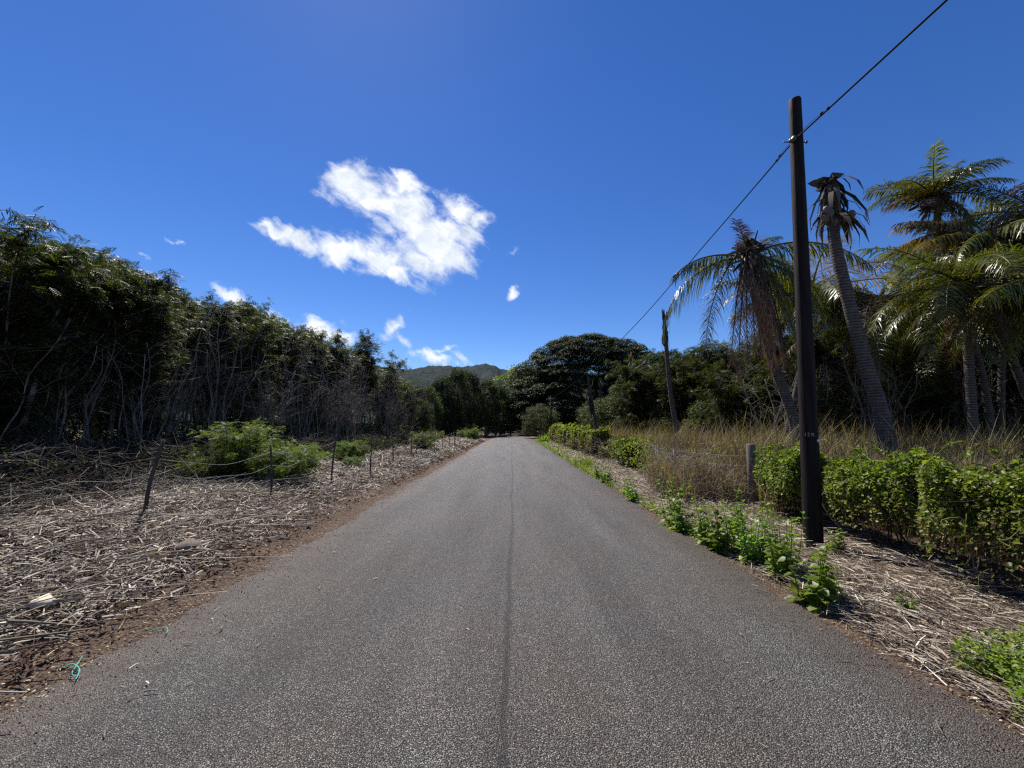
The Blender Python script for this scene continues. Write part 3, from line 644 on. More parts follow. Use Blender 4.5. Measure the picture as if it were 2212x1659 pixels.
# the giant umbrella tree (a wide layered dome) and its neighbour
def umbrella(cx, cy, rx, h, zlow, nc, seed, label, lim=14):
    r0 = np.random.default_rng(seed); root = empty('umbrella_tree', (cx, cy, 0), label, 'tree')
    tb = MB(); cb = MB()
    lobes = [(r0.uniform(0, 6.28), r0.uniform(.2, .78), r0.uniform(.26, .42)) for _ in range(13)] + [(0, 0, .5)]
    C = []; 
    while len(C) < nc:
        a = r0.uniform(0, 6.28); r_ = math.sqrt(r0.random())
        x, y = r_ * math.cos(a), r_ * math.sin(a)
        best = 0
        for la, lr, lw in lobes:
            d2 = (x - lr * math.cos(la)) ** 2 + (y - lr * math.sin(la)) ** 2
            hh = (1 - .62 * lr ** 2.1) - .5 * d2 / lw; best = max(best, hh)
        lay = r0.choice([0, 0, 0, .09, .18, .28, .4]) * (1 - .2 * r_)
        z = h * (best - lay)
        zl = zlow * (1 - .55 * r_)
        if z < zl: 
            z = zl + r0.random() * 2.5
            if r_ < .7: continue
        C.append((x * rx, y * rx * .8, z))
    C = np.array(C); A = []; B = []; W = []
    tube(tb, curve([(0, 0, -.2), (.2, 0, h * .12), (0, .2, h * .25)], 8), np.linspace(1.1, .8, 8), 10)
    limbs = []
    for k in range(lim):
        a = 6.28 * k / lim + r0.uniform(-.2, .2); L = r0.uniform(.35, .68) * rx
        e = np.array([math.cos(a) * L, math.sin(a) * L * .8, h * r0.uniform(.4, .6)])
        pth = curve([(0, 0, h * .2), e * [.35, .35, 1] * [1, 1, .62], e], 10); tube(tb, pth, np.linspace(.5, .12, 10), 6); limbs.append(pth)
    LP = np.concatenate(limbs)
    for c_ in C:
        dlt = LP - c_; i = np.argmin((dlt ** 2).sum(1) + np.where(LP[:, 2] > c_[2], 30, 0)); A.append(LP[i]); B.append(c_); W.append(.09)
    twigs(tb, A, B, W, bend=.05); tb.build('trunk', MT['dark_bark'], root, smooth=True)
    nl = 190; n = nc * nl; cc = np.repeat(C, nl, 0); rad = np.repeat(r0.uniform(.8, 1.6, nc), nl)
    a = r0.uniform(0, 6.28, n); r_ = np.sqrt(r0.random(n))
    Pn = cc + np.stack([np.cos(a) * r_ * rad, np.sin(a) * r_ * rad, .42 * (1 - r_ ** 2) * rad * .7 + r0.normal(size=n) * .13], -1)
    stamp(cb, DIAM, Pn, np.stack([np.cos(a), np.sin(a), -.35 * r_ + r0.normal(size=n) * .25], -1), nrm(r0.normal(size=(n, 3)) * .35 + [0, 0, 1]), r0.uniform(.18, .4, n), r0.uniform(.12, .22, n))
    cb.build('crown', MT['pod_leaf'], root); return root
tY = 76
top = P(614, 333, tY)
umbrella(at(590, tY), tY, at(675, tY) - at(592, tY) + .5, P(600, 334, tY)[2] * .97, 5, 1100, 3, 'giant dark umbrella shaped tree right of the road end, tallest crown in the middle distance')
umbrella(at(668, 70), 70, 10.5, P(665, 351, 70)[2] * .97, 5, 420, 5, 'second dark umbrella crown, lower, right behind the giant one', 9)
umbrella(at(548, 80), 80, 6.5, P(548, 369, 80)[2] * .97, 3, 260, 8, 'smaller dark domed crown forming the left shoulder of the giant umbrella tree', 7)

# airy trees behind the palms
GR = 'slim trees behind the palms on the right'
AIRY_EXTRA = [(652, 356, 24), (676, 352, 21), (694, 348, 22), (712, 350, 20), (728, 344, 19), (746, 342, 20), (764, 338, 19), (782, 334, 20), (722, 368, 16), (754, 366, 16)]
airy = [koa(6.4, .35, 3, 1.5, .9, rs=.05, leafL=(.22, .36)), koa(6.0, .45, 2, 1.6, .85, rs=.06, leafL=(.22, .36)), koa(5.2, .3, 4, 1.6, .8, rs=.04, leafL=(.22, .36))]
rt = [(800, 345, 17), (822, 318, 18.5), (846, 312, 17), (868, 305, 19), (890, 300, 17.5), (915, 298, 19), (940, 300, 17), (965, 305, 19), (990, 300, 16.5), (1015, 296, 18), (1045, 300, 16),
      (790, 372, 22), (812, 350, 24), (835, 340, 23), (858, 335, 25), (880, 330, 23), (905, 328, 25), (930, 330, 24), (955, 330, 26), (980, 325, 24), (1005, 322, 25), (830, 372, 14.5), (872, 380, 14.5), (925, 372, 14), (1003, 352, 14), (1030, 345, 13.5),
      (1100, 300, 14), (1160, 290, 14), (1080, 310, 20)] + AIRY_EXTRA
for k, (px, tp, Yd) in enumerate(rt):
    i = k % 3; zt = P(px, tp, Yd)[2]
    put(airy, i, at(px, Yd), Yd, s=zt / HT[airy[i].name], label='one of the dark slender trees filling the background behind the palms', group=GR)
for k, (px, tp, Yd) in enumerate([(800, 370, 30), (850, 352, 33), (905, 348, 31), (955, 345, 34), (1010, 340, 32), (1060, 338, 30), (880, 392, 21), (960, 395, 21)]):
    putp(k % 2, px, tp, Yd, 'dense dark tree standing furthest back behind the palms', 'dense trees far behind the palms', bushes)

for k in range(16):
    px = 775 + k * 17 + random.uniform(-6, 6); Yd = random.uniform(13, 17)
    put(bare, k % 2, at(px, Yd), Yd, s=random.uniform(.8, 1.0), label='one of the clusters of bare crooked stems in the shade under the right hand palms', group='bare stem clusters under the palms')
# ------------------------------------------------------------------ palms
def frond(root, c, az, el, L, droop, state='green', nl=46, wl=.5, hang=.5, ragged=0., name='frond'):
    az, el = R(az), R(el); npt = 16; pts = [np.array(c, float) + (np.array([math.cos(az), math.sin(az), -.2]) * .24 if el < -.8 else 0)]; tg = []
    for k in range(npt):
        f = k / npt; e = el - droop * 1.5 * f ** 1.15
        d = np.array([math.cos(az) * math.cos(e), math.sin(az) * math.cos(e), math.sin(e)]); tg.append(d); pts.append(pts[-1] + d * L / npt)
    tg.append(tg[-1]); pts = np.array(pts); tg = np.array(tg)
    mb = MB(); tube(mb, pts, np.linspace(.035, .006, npt + 1), 4, mi=0)
    nl = int(nl * 1.55); fs = np.linspace(.13, .995, nl); ii = fs * npt; i0 = np.minimum(ii.astype(int), npt - 1); fr = (ii - i0)[:, None]
    Pp = pts[i0] * (1 - fr) + pts[i0 + 1] * fr; Tt = nrm(tg[i0] * (1 - fr) + tg[i0 + 1] * fr)
    side = nrm(np.cross(Tt, [0, 0, 1.]) + 1e-6 * rng.normal(size=Tt.shape)); side = np.where(np.linalg.norm(np.cross(Tt, [0, 0, 1.]), axis=1, keepdims=True) < .05, np.array([math.sin(az), -math.cos(az), 0]), side)
    tw = random.gauss(0, .35)
    upv = nrm(np.cross(side, Tt)); side = side * math.cos(tw) + upv * math.sin(tw)
    prof = np.sin(np.pi * (.18 + .72 * fs)) ** .8 * (1 - .45 * fs)
    V = []; Q = []
    for s in (-1, 1):
        keep = rng.random(nl) >= ragged; n = keep.sum()
        if n == 0: continue
        p = Pp[keep]; tt = Tt[keep]; ll = (prof[keep] * L * .26 + .2) * rng.uniform(.6, 1.2, n) * wl * 2
        hh_ = min(1., hang); d0 = nrm(side[keep] * s * (.95 - .5 * hh_) + tt * .5 + upv[keep] * (.25 - .25 * hh_) + np.array([0, 0, -.5 * hh_ ** 2]) + rng.normal(size=(n, 3)) * .12)
        g = hang * 1.15 * rng.uniform(.5, 1.5, n)[:, None]
        d1 = nrm(d0 + np.array([0, 0, -1]) * g); d2 = nrm(d0 + np.array([0, 0, -1]) * g * 2.4)
        w = nrm(tt) * .5
        wd = rng.uniform(.02, .036, n)[:, None]
        a = p; b = a + d0 * (ll * .35)[:, None]; c2 = b + d1 * (ll * .35)[:, None]; e2 = c2 + d2 * (ll * .3)[:, None]
        co = np.stack([a - w * wd * .6, a + w * wd * .6, b - w * wd, b + w * wd, c2 - w * wd * .8, c2 + w * wd * .8, e2 - w * wd * .1, e2 + w * wd * .1], 1)
        q = np.array([(0, 1, 3, 2), (2, 3, 5, 4), (4, 5, 7, 6)])
        mb.add(co.reshape(-1, 3), ((np.arange(n) * 8)[:, None, None] + q[None]).reshape(-1, 4), 1)
    mt = {'green': 'palm_green', 'yellow': 'palm_yellow', 'dead': 'palm_dead'}[state]
    o = mb.build(name, [MT['palm_dead'] if state == 'dead' else MT['palm_yellow'], MT[mt]], root)
    if state != 'green': o['label'] = {'yellow': 'yellowing frond', 'dead': 'brown dead frond hanging down'}[state]
    return o
def ptrunk(root, pts, r0, r1, n=90, flare=1.5):
    p = curve(pts, n); f = np.linspace(0, 1, n); L = np.linalg.norm(p[-1] - p[0])
    rad = (r0 + (r1 - r0) * f) * (1 + (flare - 1) * np.exp(-f * L / .35)) * (1 + .022 * rng.normal(size=n))
    mb = MB(); tube(mb, p, rad, 12); return mb.build('trunk', MT['palm_trunk'], root, smooth=False)
def palm_head(root, c, n_husk=26, size=1., nuts=0):
    mb = MB(); n = n_husk * 2; az = rng.uniform(0, 6.28, n); el = rng.uniform(-1.3, .9, n)
    d = np.stack([np.cos(az) * np.cos(el), np.sin(az) * np.cos(el), np.sin(el)], -1)
    stamp(mb, STRIP, c + d * .06 + rng.normal(size=(n, 3)) * [.07, .07, .16] * size, d, rng.normal(size=(n, 3)), rng.uniform(.25, .6, n) * size, rng.uniform(.05, .12, n) * size)
    A = c + rng.normal(size=(60, 3)) * [.1, .1, .2] * size; twigs(mb, A, A + (nrm(rng.normal(size=(60, 3))) + [0, 0, -.6]) * rng.uniform(.15, .45, (60, 1)) * size, .012, bend=.3)
    mb.build('leaf_bases', MT['husk'], root)
    if nuts:
        for k in range(nuts):
            mb = MB(); a = random.uniform(3.2, 6.2); sphere(mb, c + np.array([math.cos(a) * .24, math.sin(a) * .2, -.12 - random.uniform(0, .28)]) * size, (.09 * size, .09 * size, .11 * size), rough=.03)
            mb.build('coconut', MT['coconut'], root, smooth=True)
def palm(label, group, base, crown, mids, r, fr, nuts=0, hs=1., husks=26, name='coconut_palm', extra=7, LS=1.18):
    fr = list(fr) + [(random.uniform(0, 360), random.uniform(-45, 55), np.mean([q[2] for q in fr]) * random.uniform(.75, 1.), random.uniform(.5, 1.), random.choice(['green', 'green', 'green', 'yellow', 'dead']), 44, .5, random.uniform(.4, .9)) for _ in range(extra)]
    root = empty(name, tuple(base), label, 'palm', group); b = np.array(base)
    rel = [np.array([0, 0, -.15])] + [np.array(m_) - b for m_ in mids] + [np.array(crown) - b]
    ptrunk(root, rel, r[0], r[1]); c = np.array(crown) - b
    palm_head(root, c, husks, hs, nuts)
    for f_ in fr: frond(root, c + rng.normal(size=3) * .06, f_[0], f_[1], f_[2] * LS, *f_[3:])
    return root
GP = 'coconut palms on the right'
def rnd_fronds(n, L, el=(-40, 60), az0=0, state_p=(.75, .15, .1), droop=(.5, 1.1)):
    out = []; n = int(n * 1.5)
    for k in range(n):
        e = random.uniform(*el); stt = random.choices(['green', 'yellow', 'dead'], state_p)[0]
        out.append((az0 + 360 * k / n * 2.618, e, L * random.uniform(.8, 1.1), random.uniform(*droop) * (1.2 if e > 20 else .8), stt, 44, .5, random.uniform(.3, .7)))
    return out
# P1: palm left of the utility pole
Y1 = 11.0
c1 = D(1618, 552, Y1); b1 = D(1737, 985, Y1); b1[2] = H(b1[0], b1[1])
f1 = [(182, 14, 2.5, .75, 'green', 46, .5, .95), (186, -10, 3.9, .9, 'green', 54, .46, .8), (205, -46, 3.3, .45, 'yellow', 46, .4, .7),
      (352, 22, 3.4, .85, 'green', 56, .48, .9), (8, 2, 3.4, 1.0, 'green', 50, .46, .8), (-25, -22, 3.2, .9, 'green', 50, .46, .7), (-48, -30, 3., .8, 'green', 48, .46, .7), (35, 0, 3., .9, 'green', 46, .46, .7), (-10, -40, 3.2, .6, 'green', 48, .46, .8),
      (110, 80, 1.2, .1, 'dead', 30, .45, .25), (80, 66, 1.0, .3, 'dead', 26, .45, .3), (15, 42, 1.3, .25, 'green', 34, .55, .5), (150, 60, .5, .2, 'dead', 16, .4, .4), (300, -62, 3.0, .3, 'yellow', 50, .36, 1.)]
f1 += [(200 + k * 12, random.uniform(-86, -72), random.uniform(2.5, 3.7), .08, 'dead', 56, .33, 1.3) for k in range(17)]
palm('coconut palm left of the tall pole with a skirt of dead brown fronds', GP, b1, c1, [D(1712, 900, Y1), D(1668, 775, Y1), D(1632, 640, Y1)], (.145, .1), f1, 5, 1.0, 40, extra=0, LS=1.)
# P2: headless palm right of the pole
Y2 = 9.0
c2 = D(1797, 388, Y2); b2 = D(1935, 1000, Y2); b2[2] = H(b2[0], b2[1])
root = empty('dead_palm', tuple(b2), 'tall headless palm trunk right of the pole, dry husks drooping from its top', 'palm', 'dead palm trunks')
ptrunk(root, [np.array([0, 0, -.15])] + [D(x_, y_, Y2) - b2 for x_, y_ in ((1905, 900), (1868, 780), (1830, 640), (1803, 520), (1797, 430))] + [c2 - b2], .165, .095, 120)
mb = MB(); cc = c2 - b2
n = 46; az = rng.uniform(0, 6.28, n); zz = rng.uniform(-.95, .05, n)
Pn = cc + np.stack([np.cos(az) * .1, np.sin(az) * .1, zz], -1)
d = nrm(np.stack([np.cos(az) * .75, np.sin(az) * .75, rng.uniform(-1.4, -.1, n)], -1))
stamp(mb, BL[1], Pn, d, np.stack([np.cos(az), np.sin(az), az * 0 + .6], -1), rng.uniform(.45, 1.25, n), rng.uniform(.06, .13, n))
n = 16; az = rng.uniform(0, 6.28, n); stamp(mb, LEAF, cc + rng.normal(size=(n, 3)) * .06, np.stack([np.cos(az), np.sin(az), rng.uniform(-.3, .3, n)], -1), rng.normal(size=(n, 3)), .32, .2)
mb.build('dry_husks', MT['husk'], root)
for k, (dx, dz) in enumerate([(-.2, -.9), (-.27, -1.02), (-.18, -1.05), (-.12, -1.12), (.14, -1.02), (.22, -.98), (.3, -.93), (-.24, -.8)]):
    mb = MB(); sphere(mb, cc + [dx, -.1 + .05 * (k % 3), dz], (.085, .085, .1), rough=.04); mb.build('coconut', MT['coconut'], root, smooth=True)
mb = MB(); A = cc + [0, 0, -1.0] + rng.normal(size=(150, 3)) * [.2, .14, .1]; twigs(mb, A, A + nrm(rng.normal(size=(150, 3)) + [0, 0, -.5]) * rng.uniform(.1, .32, (150, 1)), .01, bend=.3); mb.build('fruit_stalks', MT['twig'], root)
# P3 tall one upper right
Y3 = 12.5
c3 = D(2018, 430, Y3); b3 = D(2145, 960, Y3); b3[2] = H(b3[0], b3[1])
f3 = [(175, 25, 2.1, .8, 'green', 44, .5, .5), (195, 45, 1.9, .9, 'green', 44, .5, .5), (188, 0, 1.9, .35, 'yellow', 44, .55, .4), (150, 55, 1.9, .8, 'green', 44, .5, .5), (100, 62, 1.8, .5, 'green', 44, .5, .4), (60, 58, 1.9, .6, 'green', 44, .5, .4),
      (10, 48, 2.1, .25, 'green', 44, .5, .4), (-5, 20, 2.0, .8, 'green', 44, .5, .5), (320, 30, 1.8, .8, 'green', 44, .5, .5), (280, 40, 1.7, .9, 'green', 44, .5, .5), (240, 35, 1.8, .9, 'green', 44, .5, .5),
      (215, -25, 1.5, .8, 'yellow', 40, .5, .8), (265, -40, 1.5, .6, 'yellow', 40, .5, .8), (300, -40, 1.5, .6, 'yellow', 40, .5, .8), (330, -30, 1.5, .7, 'dead', 40, .5, .8), (230, 70, 1.6, .5, 'green', 40, .5, .4), (0, 75, 1.5, .5, 'green', 40, .5, .4)]
palm('tallest living palm at upper right with one bright yellow frond on its left', GP, b3, c3, [D(2128, 840, Y3), D(2090, 700, Y3), D(2045, 560, Y3)], (.105, .075), f3, 0, 1.1, 44, extra=1, LS=1.02)
# P4
Y4 = 11.0
c4 = D(2140, 520, Y4); b4 = D(2290, 985, Y4); b4[2] = H(b4[0], b4[1])
palm('yellowing palm crown right of the tallest one, on a pale ringed leaning trunk', GP, b4, c4, [D(2225, 870, Y4), D(2180, 760, Y4), D(2128, 640, Y4)], (.105, .08),
     [(a, e, l * .95, d_, s_, 46, .5, h_) for a, e, l, d_, s_, h_ in [(180, 25, 2.2, .9, 'yellow', .6), (200, 5, 2.3, .9, 'green', .7), (160, 50, 2., .8, 'yellow', .5), (120, 60, 1.8, .6, 'green', .5), (60, 60, 1.8, .6, 'green', .5), (10, 40, 2.1, .7, 'yellow', .6),
      (350, 10, 2.2, .8, 'yellow', .8), (320, 0, 2.2, .9, 'green', .7), (280, 20, 2.0, 1., 'yellow', .7), (250, 15, 2., 1., 'green', .7), (225, -10, 2.2, .8, 'yellow', .8), (300, -30, 1.9, .7, 'yellow', .8), (270, -35, 1.8, .6, 'dead', .8), (340, -30, 2., .7, 'dead', .9)]], 0, 1.1, 36)
# P5
Y5 = 10.2
c5 = D(2082, 632, Y5); b5 = D(2103, 975, Y5); b5[2] = H(b5[0], b5[1])
palm('shorter palm with shiny green fronds on an upright grey trunk at the right', GP, b5, c5, [D(2098, 860, Y5), D(2090, 740, Y5)], (.105, .09),
     [(190, 40, 2.6, 1.1, 'green', 54, .5, .5), (182, 15, 2.5, 1.0, 'green', 54, .5, .5), (215, 25, 2.4, 1.2, 'green', 54, .5, .5), (240, 45, 2.2, 1.3, 'green', 54, .5, .5), (170, 60, 2.3, .8, 'green', 50, .5, .4), (100, 65, 2., .6, 'green', 46, .5, .4),
      (200, -15, 2.1, .8, 'green', 50, .5, .6), (225, -25, 1.8, .8, 'yellow', 46, .5, .6), (330, 40, 2.1, 1., 'green', 50, .5, .5), (10, 45, 2.2, .9, 'green', 50, .5, .5), (350, 10, 1.9, .9, 'green', 46, .5, .6), (290, 30, 2., 1.2, 'green', 50, .5, .5),
      (280, -55, 1.6, .4, 'dead', 50, .3, 1.), (310, -60, 2.3, .3, 'dead', 50, .25, 1.1)], 0, 1.2, 46)
# P6 beyond the right edge, fronds reaching in
Y6 = 9.0
c6 = D(2330, 610, Y6); b6 = D(2360, 1000, Y6); b6[2] = H(b6[0], b6[1])
palm('palm beyond the right edge whose glossy frond reaches into the photo', GP, b6, c6, [D(2350, 850, Y6)], (.17, .13), [(186, 12, 2.5, .55, 'green', 56, .55, .8)] + rnd_fronds(11, 2.4), 0, 1., 30)
c7 = D(2262, 470, 11.5); b7 = D(2330, 980, 11.5); b7[2] = H(b7[0], b7[1])
palm('tall palm beyond the right edge, pale lit frond curling up at the upper right', GP, b7, c7, [D(2310, 800, 11.5)], (.16, .12), [(165, 55, 1.9, .5, 'green', 50, .5, .5), (180, 10, 2.2, .9, 'yellow', 50, .5, .9)] + rnd_fronds(10, 2.1, state_p=(.5, .35, .15)), 0, 1., 30)
# palms further back: dense frond mass between the pole and the right palms
for k, (cx, cy, bx, Yd, L_, lb) in enumerate([(1900, 650, 1862, 13.5, 3.3, 'palm behind the headless trunk with wide dark fronds spreading left and right'), (1760, 632, 1668, 14.5, 3., 'dark palm crown hidden behind the tall pole'),
                                         (2010, 745, 2008, 15, 2.4, 'low dark palm in the shade left of the upright grey trunk'), (2215, 640, 2200, 14, 2.4, 'shaded palm behind the pale ringed trunk at the right')]):
    c_ = D(cx, cy, Yd); b_ = D(bx, 930, Yd); b_[2] = H(b_[0], b_[1])
    palm(lb, GP, b_, c_, [c_ * .5 + b_ * .5 + np.array([.12, 0, 0])], (.105, .085), rnd_fronds(14, L_, (-30, 50), 20 * k, (.72, .16, .12)), 0, 1., 24)
for cx, cy, bx, Yd, lb in [(2180, 585, 2150, 13, 'yellow green palm crown crowded between the two right hand trunks'), (2060, 520, 2060, 14.5, 'palm crown half hidden directly under the tallest living palm')]:
    c_ = D(cx, cy, Yd); b_ = D(bx, 930, Yd); b_[2] = H(b_[0], b_[1])
    palm(lb, GP, b_, c_, [c_ * .5 + b_ * .5 + np.array([-.12, 0, 0])], (.1, .08), rnd_fronds(11, 2.3, (-30, 55), 33, (.6, .3, .1)), 0, 1., 24, extra=2)
# dead palm trunks
def snag(label, pts, Yd, r, tuft, col='husk', hang=12, top=10):
    P_ = [D(x_, y_, Yd) for x_, y_ in pts]; b = P_[0].copy(); b[2] = float(H(b[0], b[1]))
    root = empty('dead_palm', tuple(b), label, 'palm', 'dead palm trunks'); rel = [np.array([0, 0, -.1])] + [p - b for p in P_[1:]]
    ptrunk(root, rel, r, r * .62, 60, 1.3); c = rel[-1]; mb = MB(); n = hang
    az = rng.uniform(0, 6.28, n); stamp(mb, BL[1], c + np.stack([np.cos(az) * .08, np.sin(az) * .08, -rng.uniform(0, 1., n) * tuft * 1.4], -1), np.stack([np.cos(az) * .5, np.sin(az) * .5, az * 0 - 1], -1), np.stack([np.cos(az), np.sin(az), az * 0 + .5], -1), rng.uniform(.5, 1.1, n) * tuft, .12 * max(1, Yd / 18))
    az = rng.uniform(0, 6.28, top); stamp(mb, BL[0], c + rng.normal(size=(top, 3)) * .05, np.stack([np.cos(az) * .35, np.sin(az) * .35, az * 0 + 1], -1), np.stack([np.cos(az), np.sin(az), az * 0 + .3], -1), rng.uniform(.4, .8, top) * tuft, .08 * max(1, Yd / 18))
    mb.build('dry_tuft', MT[col], root)
snag('leaning dead palm trunk with ragged stub top, right of the giant umbrella tree', [(1469, 985), (1462, 930), (1450, 860), (1441, 770), (1435, 690)], 17, .12, .65, top=18)
snag('left and taller of the twin dead palms in front of the umbrella tree', [(1291, 948), (1284, 900), (1276, 850), (1275, 832)], 29, .125, 1.1, hang=22)
snag('right and thinner of the twin dead palms in front of the umbrella tree', [(1304, 945), (1299, 890), (1297, 842)], 33, .1, 1.1, hang=18)
snag('dead palm with a yellowish withered tuft in front of the umbrella crown', [(1366, 940), (1366, 860), (1362, 782)], 32, .1, 1.2, 'dry_leaf', 26, 16)

# ------------------------------------------------------------------ grass on the right
def tufts(name, Cx, Cy, nb, hgt, wid, mat, label, cat, spread=.12, bl=(0, 1, 2, 3), kind='stuff'):
    mb = MB(); m_ = len(Cx)
    x = np.repeat(Cx, nb) + rng.normal(size=m_ * nb) * spread; y = np.repeat(Cy, nb) + rng.normal(size=m_ * nb) * spread; n = m_ * nb
    az = rng.uniform(0, 6.28, n); lean = abs(rng.normal(size=n)) * np.where(y < 8, .32, .68)
    d = np.stack([np.cos(az) * lean, np.sin(az) * lean, np.ones(n)], -1); out = np.stack([-np.cos(az), -np.sin(az), np.zeros(n) + .01], -1)
    hs = np.repeat(rng.uniform(.7, 1.1, m_), nb) * rng.uniform(*hgt, n); k = rng.integers(0, len(bl), n)
    sc = 1 + np.clip((y - 8) / 16, 0, 2.); hs = np.where((y < 8) & (hs > 1.15), 1.15, hs)
    ph = np.stack([x, y, H(x, y) - .02], -1)
    for j, b_ in enumerate(bl):
        s_ = k == j; stamp(mb, BL[b_], ph[s_], d[s_], -out[s_] * 1.0, hs[s_], (rng.uniform(*wid, n) * sc)[s_])
    o = mb.build(name, mat, kind=kind); return tag(o, label, cat, kind=kind) if kind else tag(o, label, cat)
def field(n, y0, y1, xn, xw, p=1.):
    y = ydist(y0, y1, p)(n); x = np.interp(y, xn[0], xn[1]) + rng.random(n) ** 1.3 * xw * (1 + y / 30); return x, y
fx_, fy_ = field(3600, 2.6, 55, ([2, 6, 9, 20, 60], [5.6, 5.7, 5.3, 5.2, 5.4]), 7.5)
tufts('tall_dry_grass', fx_, fy_, 19, (.85, 1.75), (.008, .018), MT['grass_dry'], 'tall dry brown guinea grass filling the field behind the right hand fence', 'grass')
fx_, fy_ = field(1500, 3, 40, ([2, 6, 9, 20, 60], [5.8, 6.0, 5.6, 5.4, 5.6]), 7)
tufts('yellow_green_grass', fx_, fy_, 14, (.75, 1.75), (.008, .018), MT['grass_yellow'], 'yellow green blades of tall grass among the dry grass under the palms', 'grass')
# dry growth along the fence between the post and the green mound
yb = ydist(7.2, 44)(1100); xb = np.where(yb > 14.3, 5.05, np.where(yb > 8.6, np.maximum(3.45, .345 * yb), 4.1)) + rng.random(1100) * 2.1; kp = ~((yb < 8.5) & (xb < yb * .63)); xb = xb[kp]; yb = yb[kp]
tufts('fence_side_grass', xb, yb, 18, (.4, 1.05), (.006, .013), MT['grass_dry'], 'dry grass standing along the fence on the right', 'grass', .1)
yb = rng.uniform(8.3, 15, 5200); xb = np.maximum(3.3, .35 * yb) + rng.random(5200) ** .8 * 2.
hh = .75 * ss((xb - 3.1) / 1.1) * (.75 + .25 * np.sin(yb * 2.1))
L = rng.uniform(.2, .7, 5200); dd_ = nrm(rng.normal(size=(5200, 3)) * [1, 1, .7] + [-.2, 0, .1]); A = np.stack([xb, yb, rng.random(5200) ** .6 * hh], -1)
mb = MB(); twigs(mb, A, A + dd_ * L[:, None], rng.uniform(.004, .01, 5200), bend=.35)
tag(mb.build('grey_brush', MT['twig'], kind='stuff'), 'mound of grey brown dead vines and stems beside the thin metal post', 'brush', kind='stuff')

n = 26000; y = ydist(7.5, 46)(n); x = 4.1 + rng.random(n) ** 1.5 * 5 * (1 + y / 40); m_ = wob(x * .8, y * .5, 1.5, 7) + .25 * rng.normal(size=n); kp = (m_ > .12) & ~((y < 9.6) & (x < y * .64 + .15)); x = x[kp]; y = y[kp]; m_ = m_[kp]; n = len(x)
sc = 1 + np.clip((y - 8) / 18, 0, 2); z = H(x, y) + rng.random(n) ** .7 * np.clip(.5 + m_, .3, 1.25)
mb = MB(); stamp(mb, LEAF, np.stack([x, y, z], -1), rng.normal(size=(n, 3)), nrm(rng.normal(size=(n, 3)) * .6 + [0, 0, 1]), rng.uniform(.035, .075, n) * sc, rng.uniform(.02, .05, n) * sc)
tag(mb.build('climbing_weeds', MT['pale_vine'], kind='stuff'), 'patchy pale green vines tangled over the dry grass behind the right fence', 'vines', kind='stuff')
n = 9000; y = ydist(7, 40)(n); x = 3.9 + rng.random(n) ** 1.3 * 4.5; x = np.where((y < 9) & (x < y * .64 + .3), y * .64 + .3 + rng.random(n) * 2, x); x = np.where((y > 10) & (y < 18), np.maximum(x, .36 * y), x); A = np.stack([x, y, rng.random(n) ** .8 * .95], -1); d = nrm(rng.normal(size=(n, 3)) * [1, 1, .8]); mb = MB()
twigs(mb, A, A + d * rng.uniform(.2, .8, (n, 1)), rng.uniform(.003, .008, n) * (1 + y / 20), bend=.3)
tag(mb.build('dead_stems', MT['twig'], kind='stuff'), 'grey brown dead stems tangled through the field grass on the right', 'dead stems', kind='stuff')

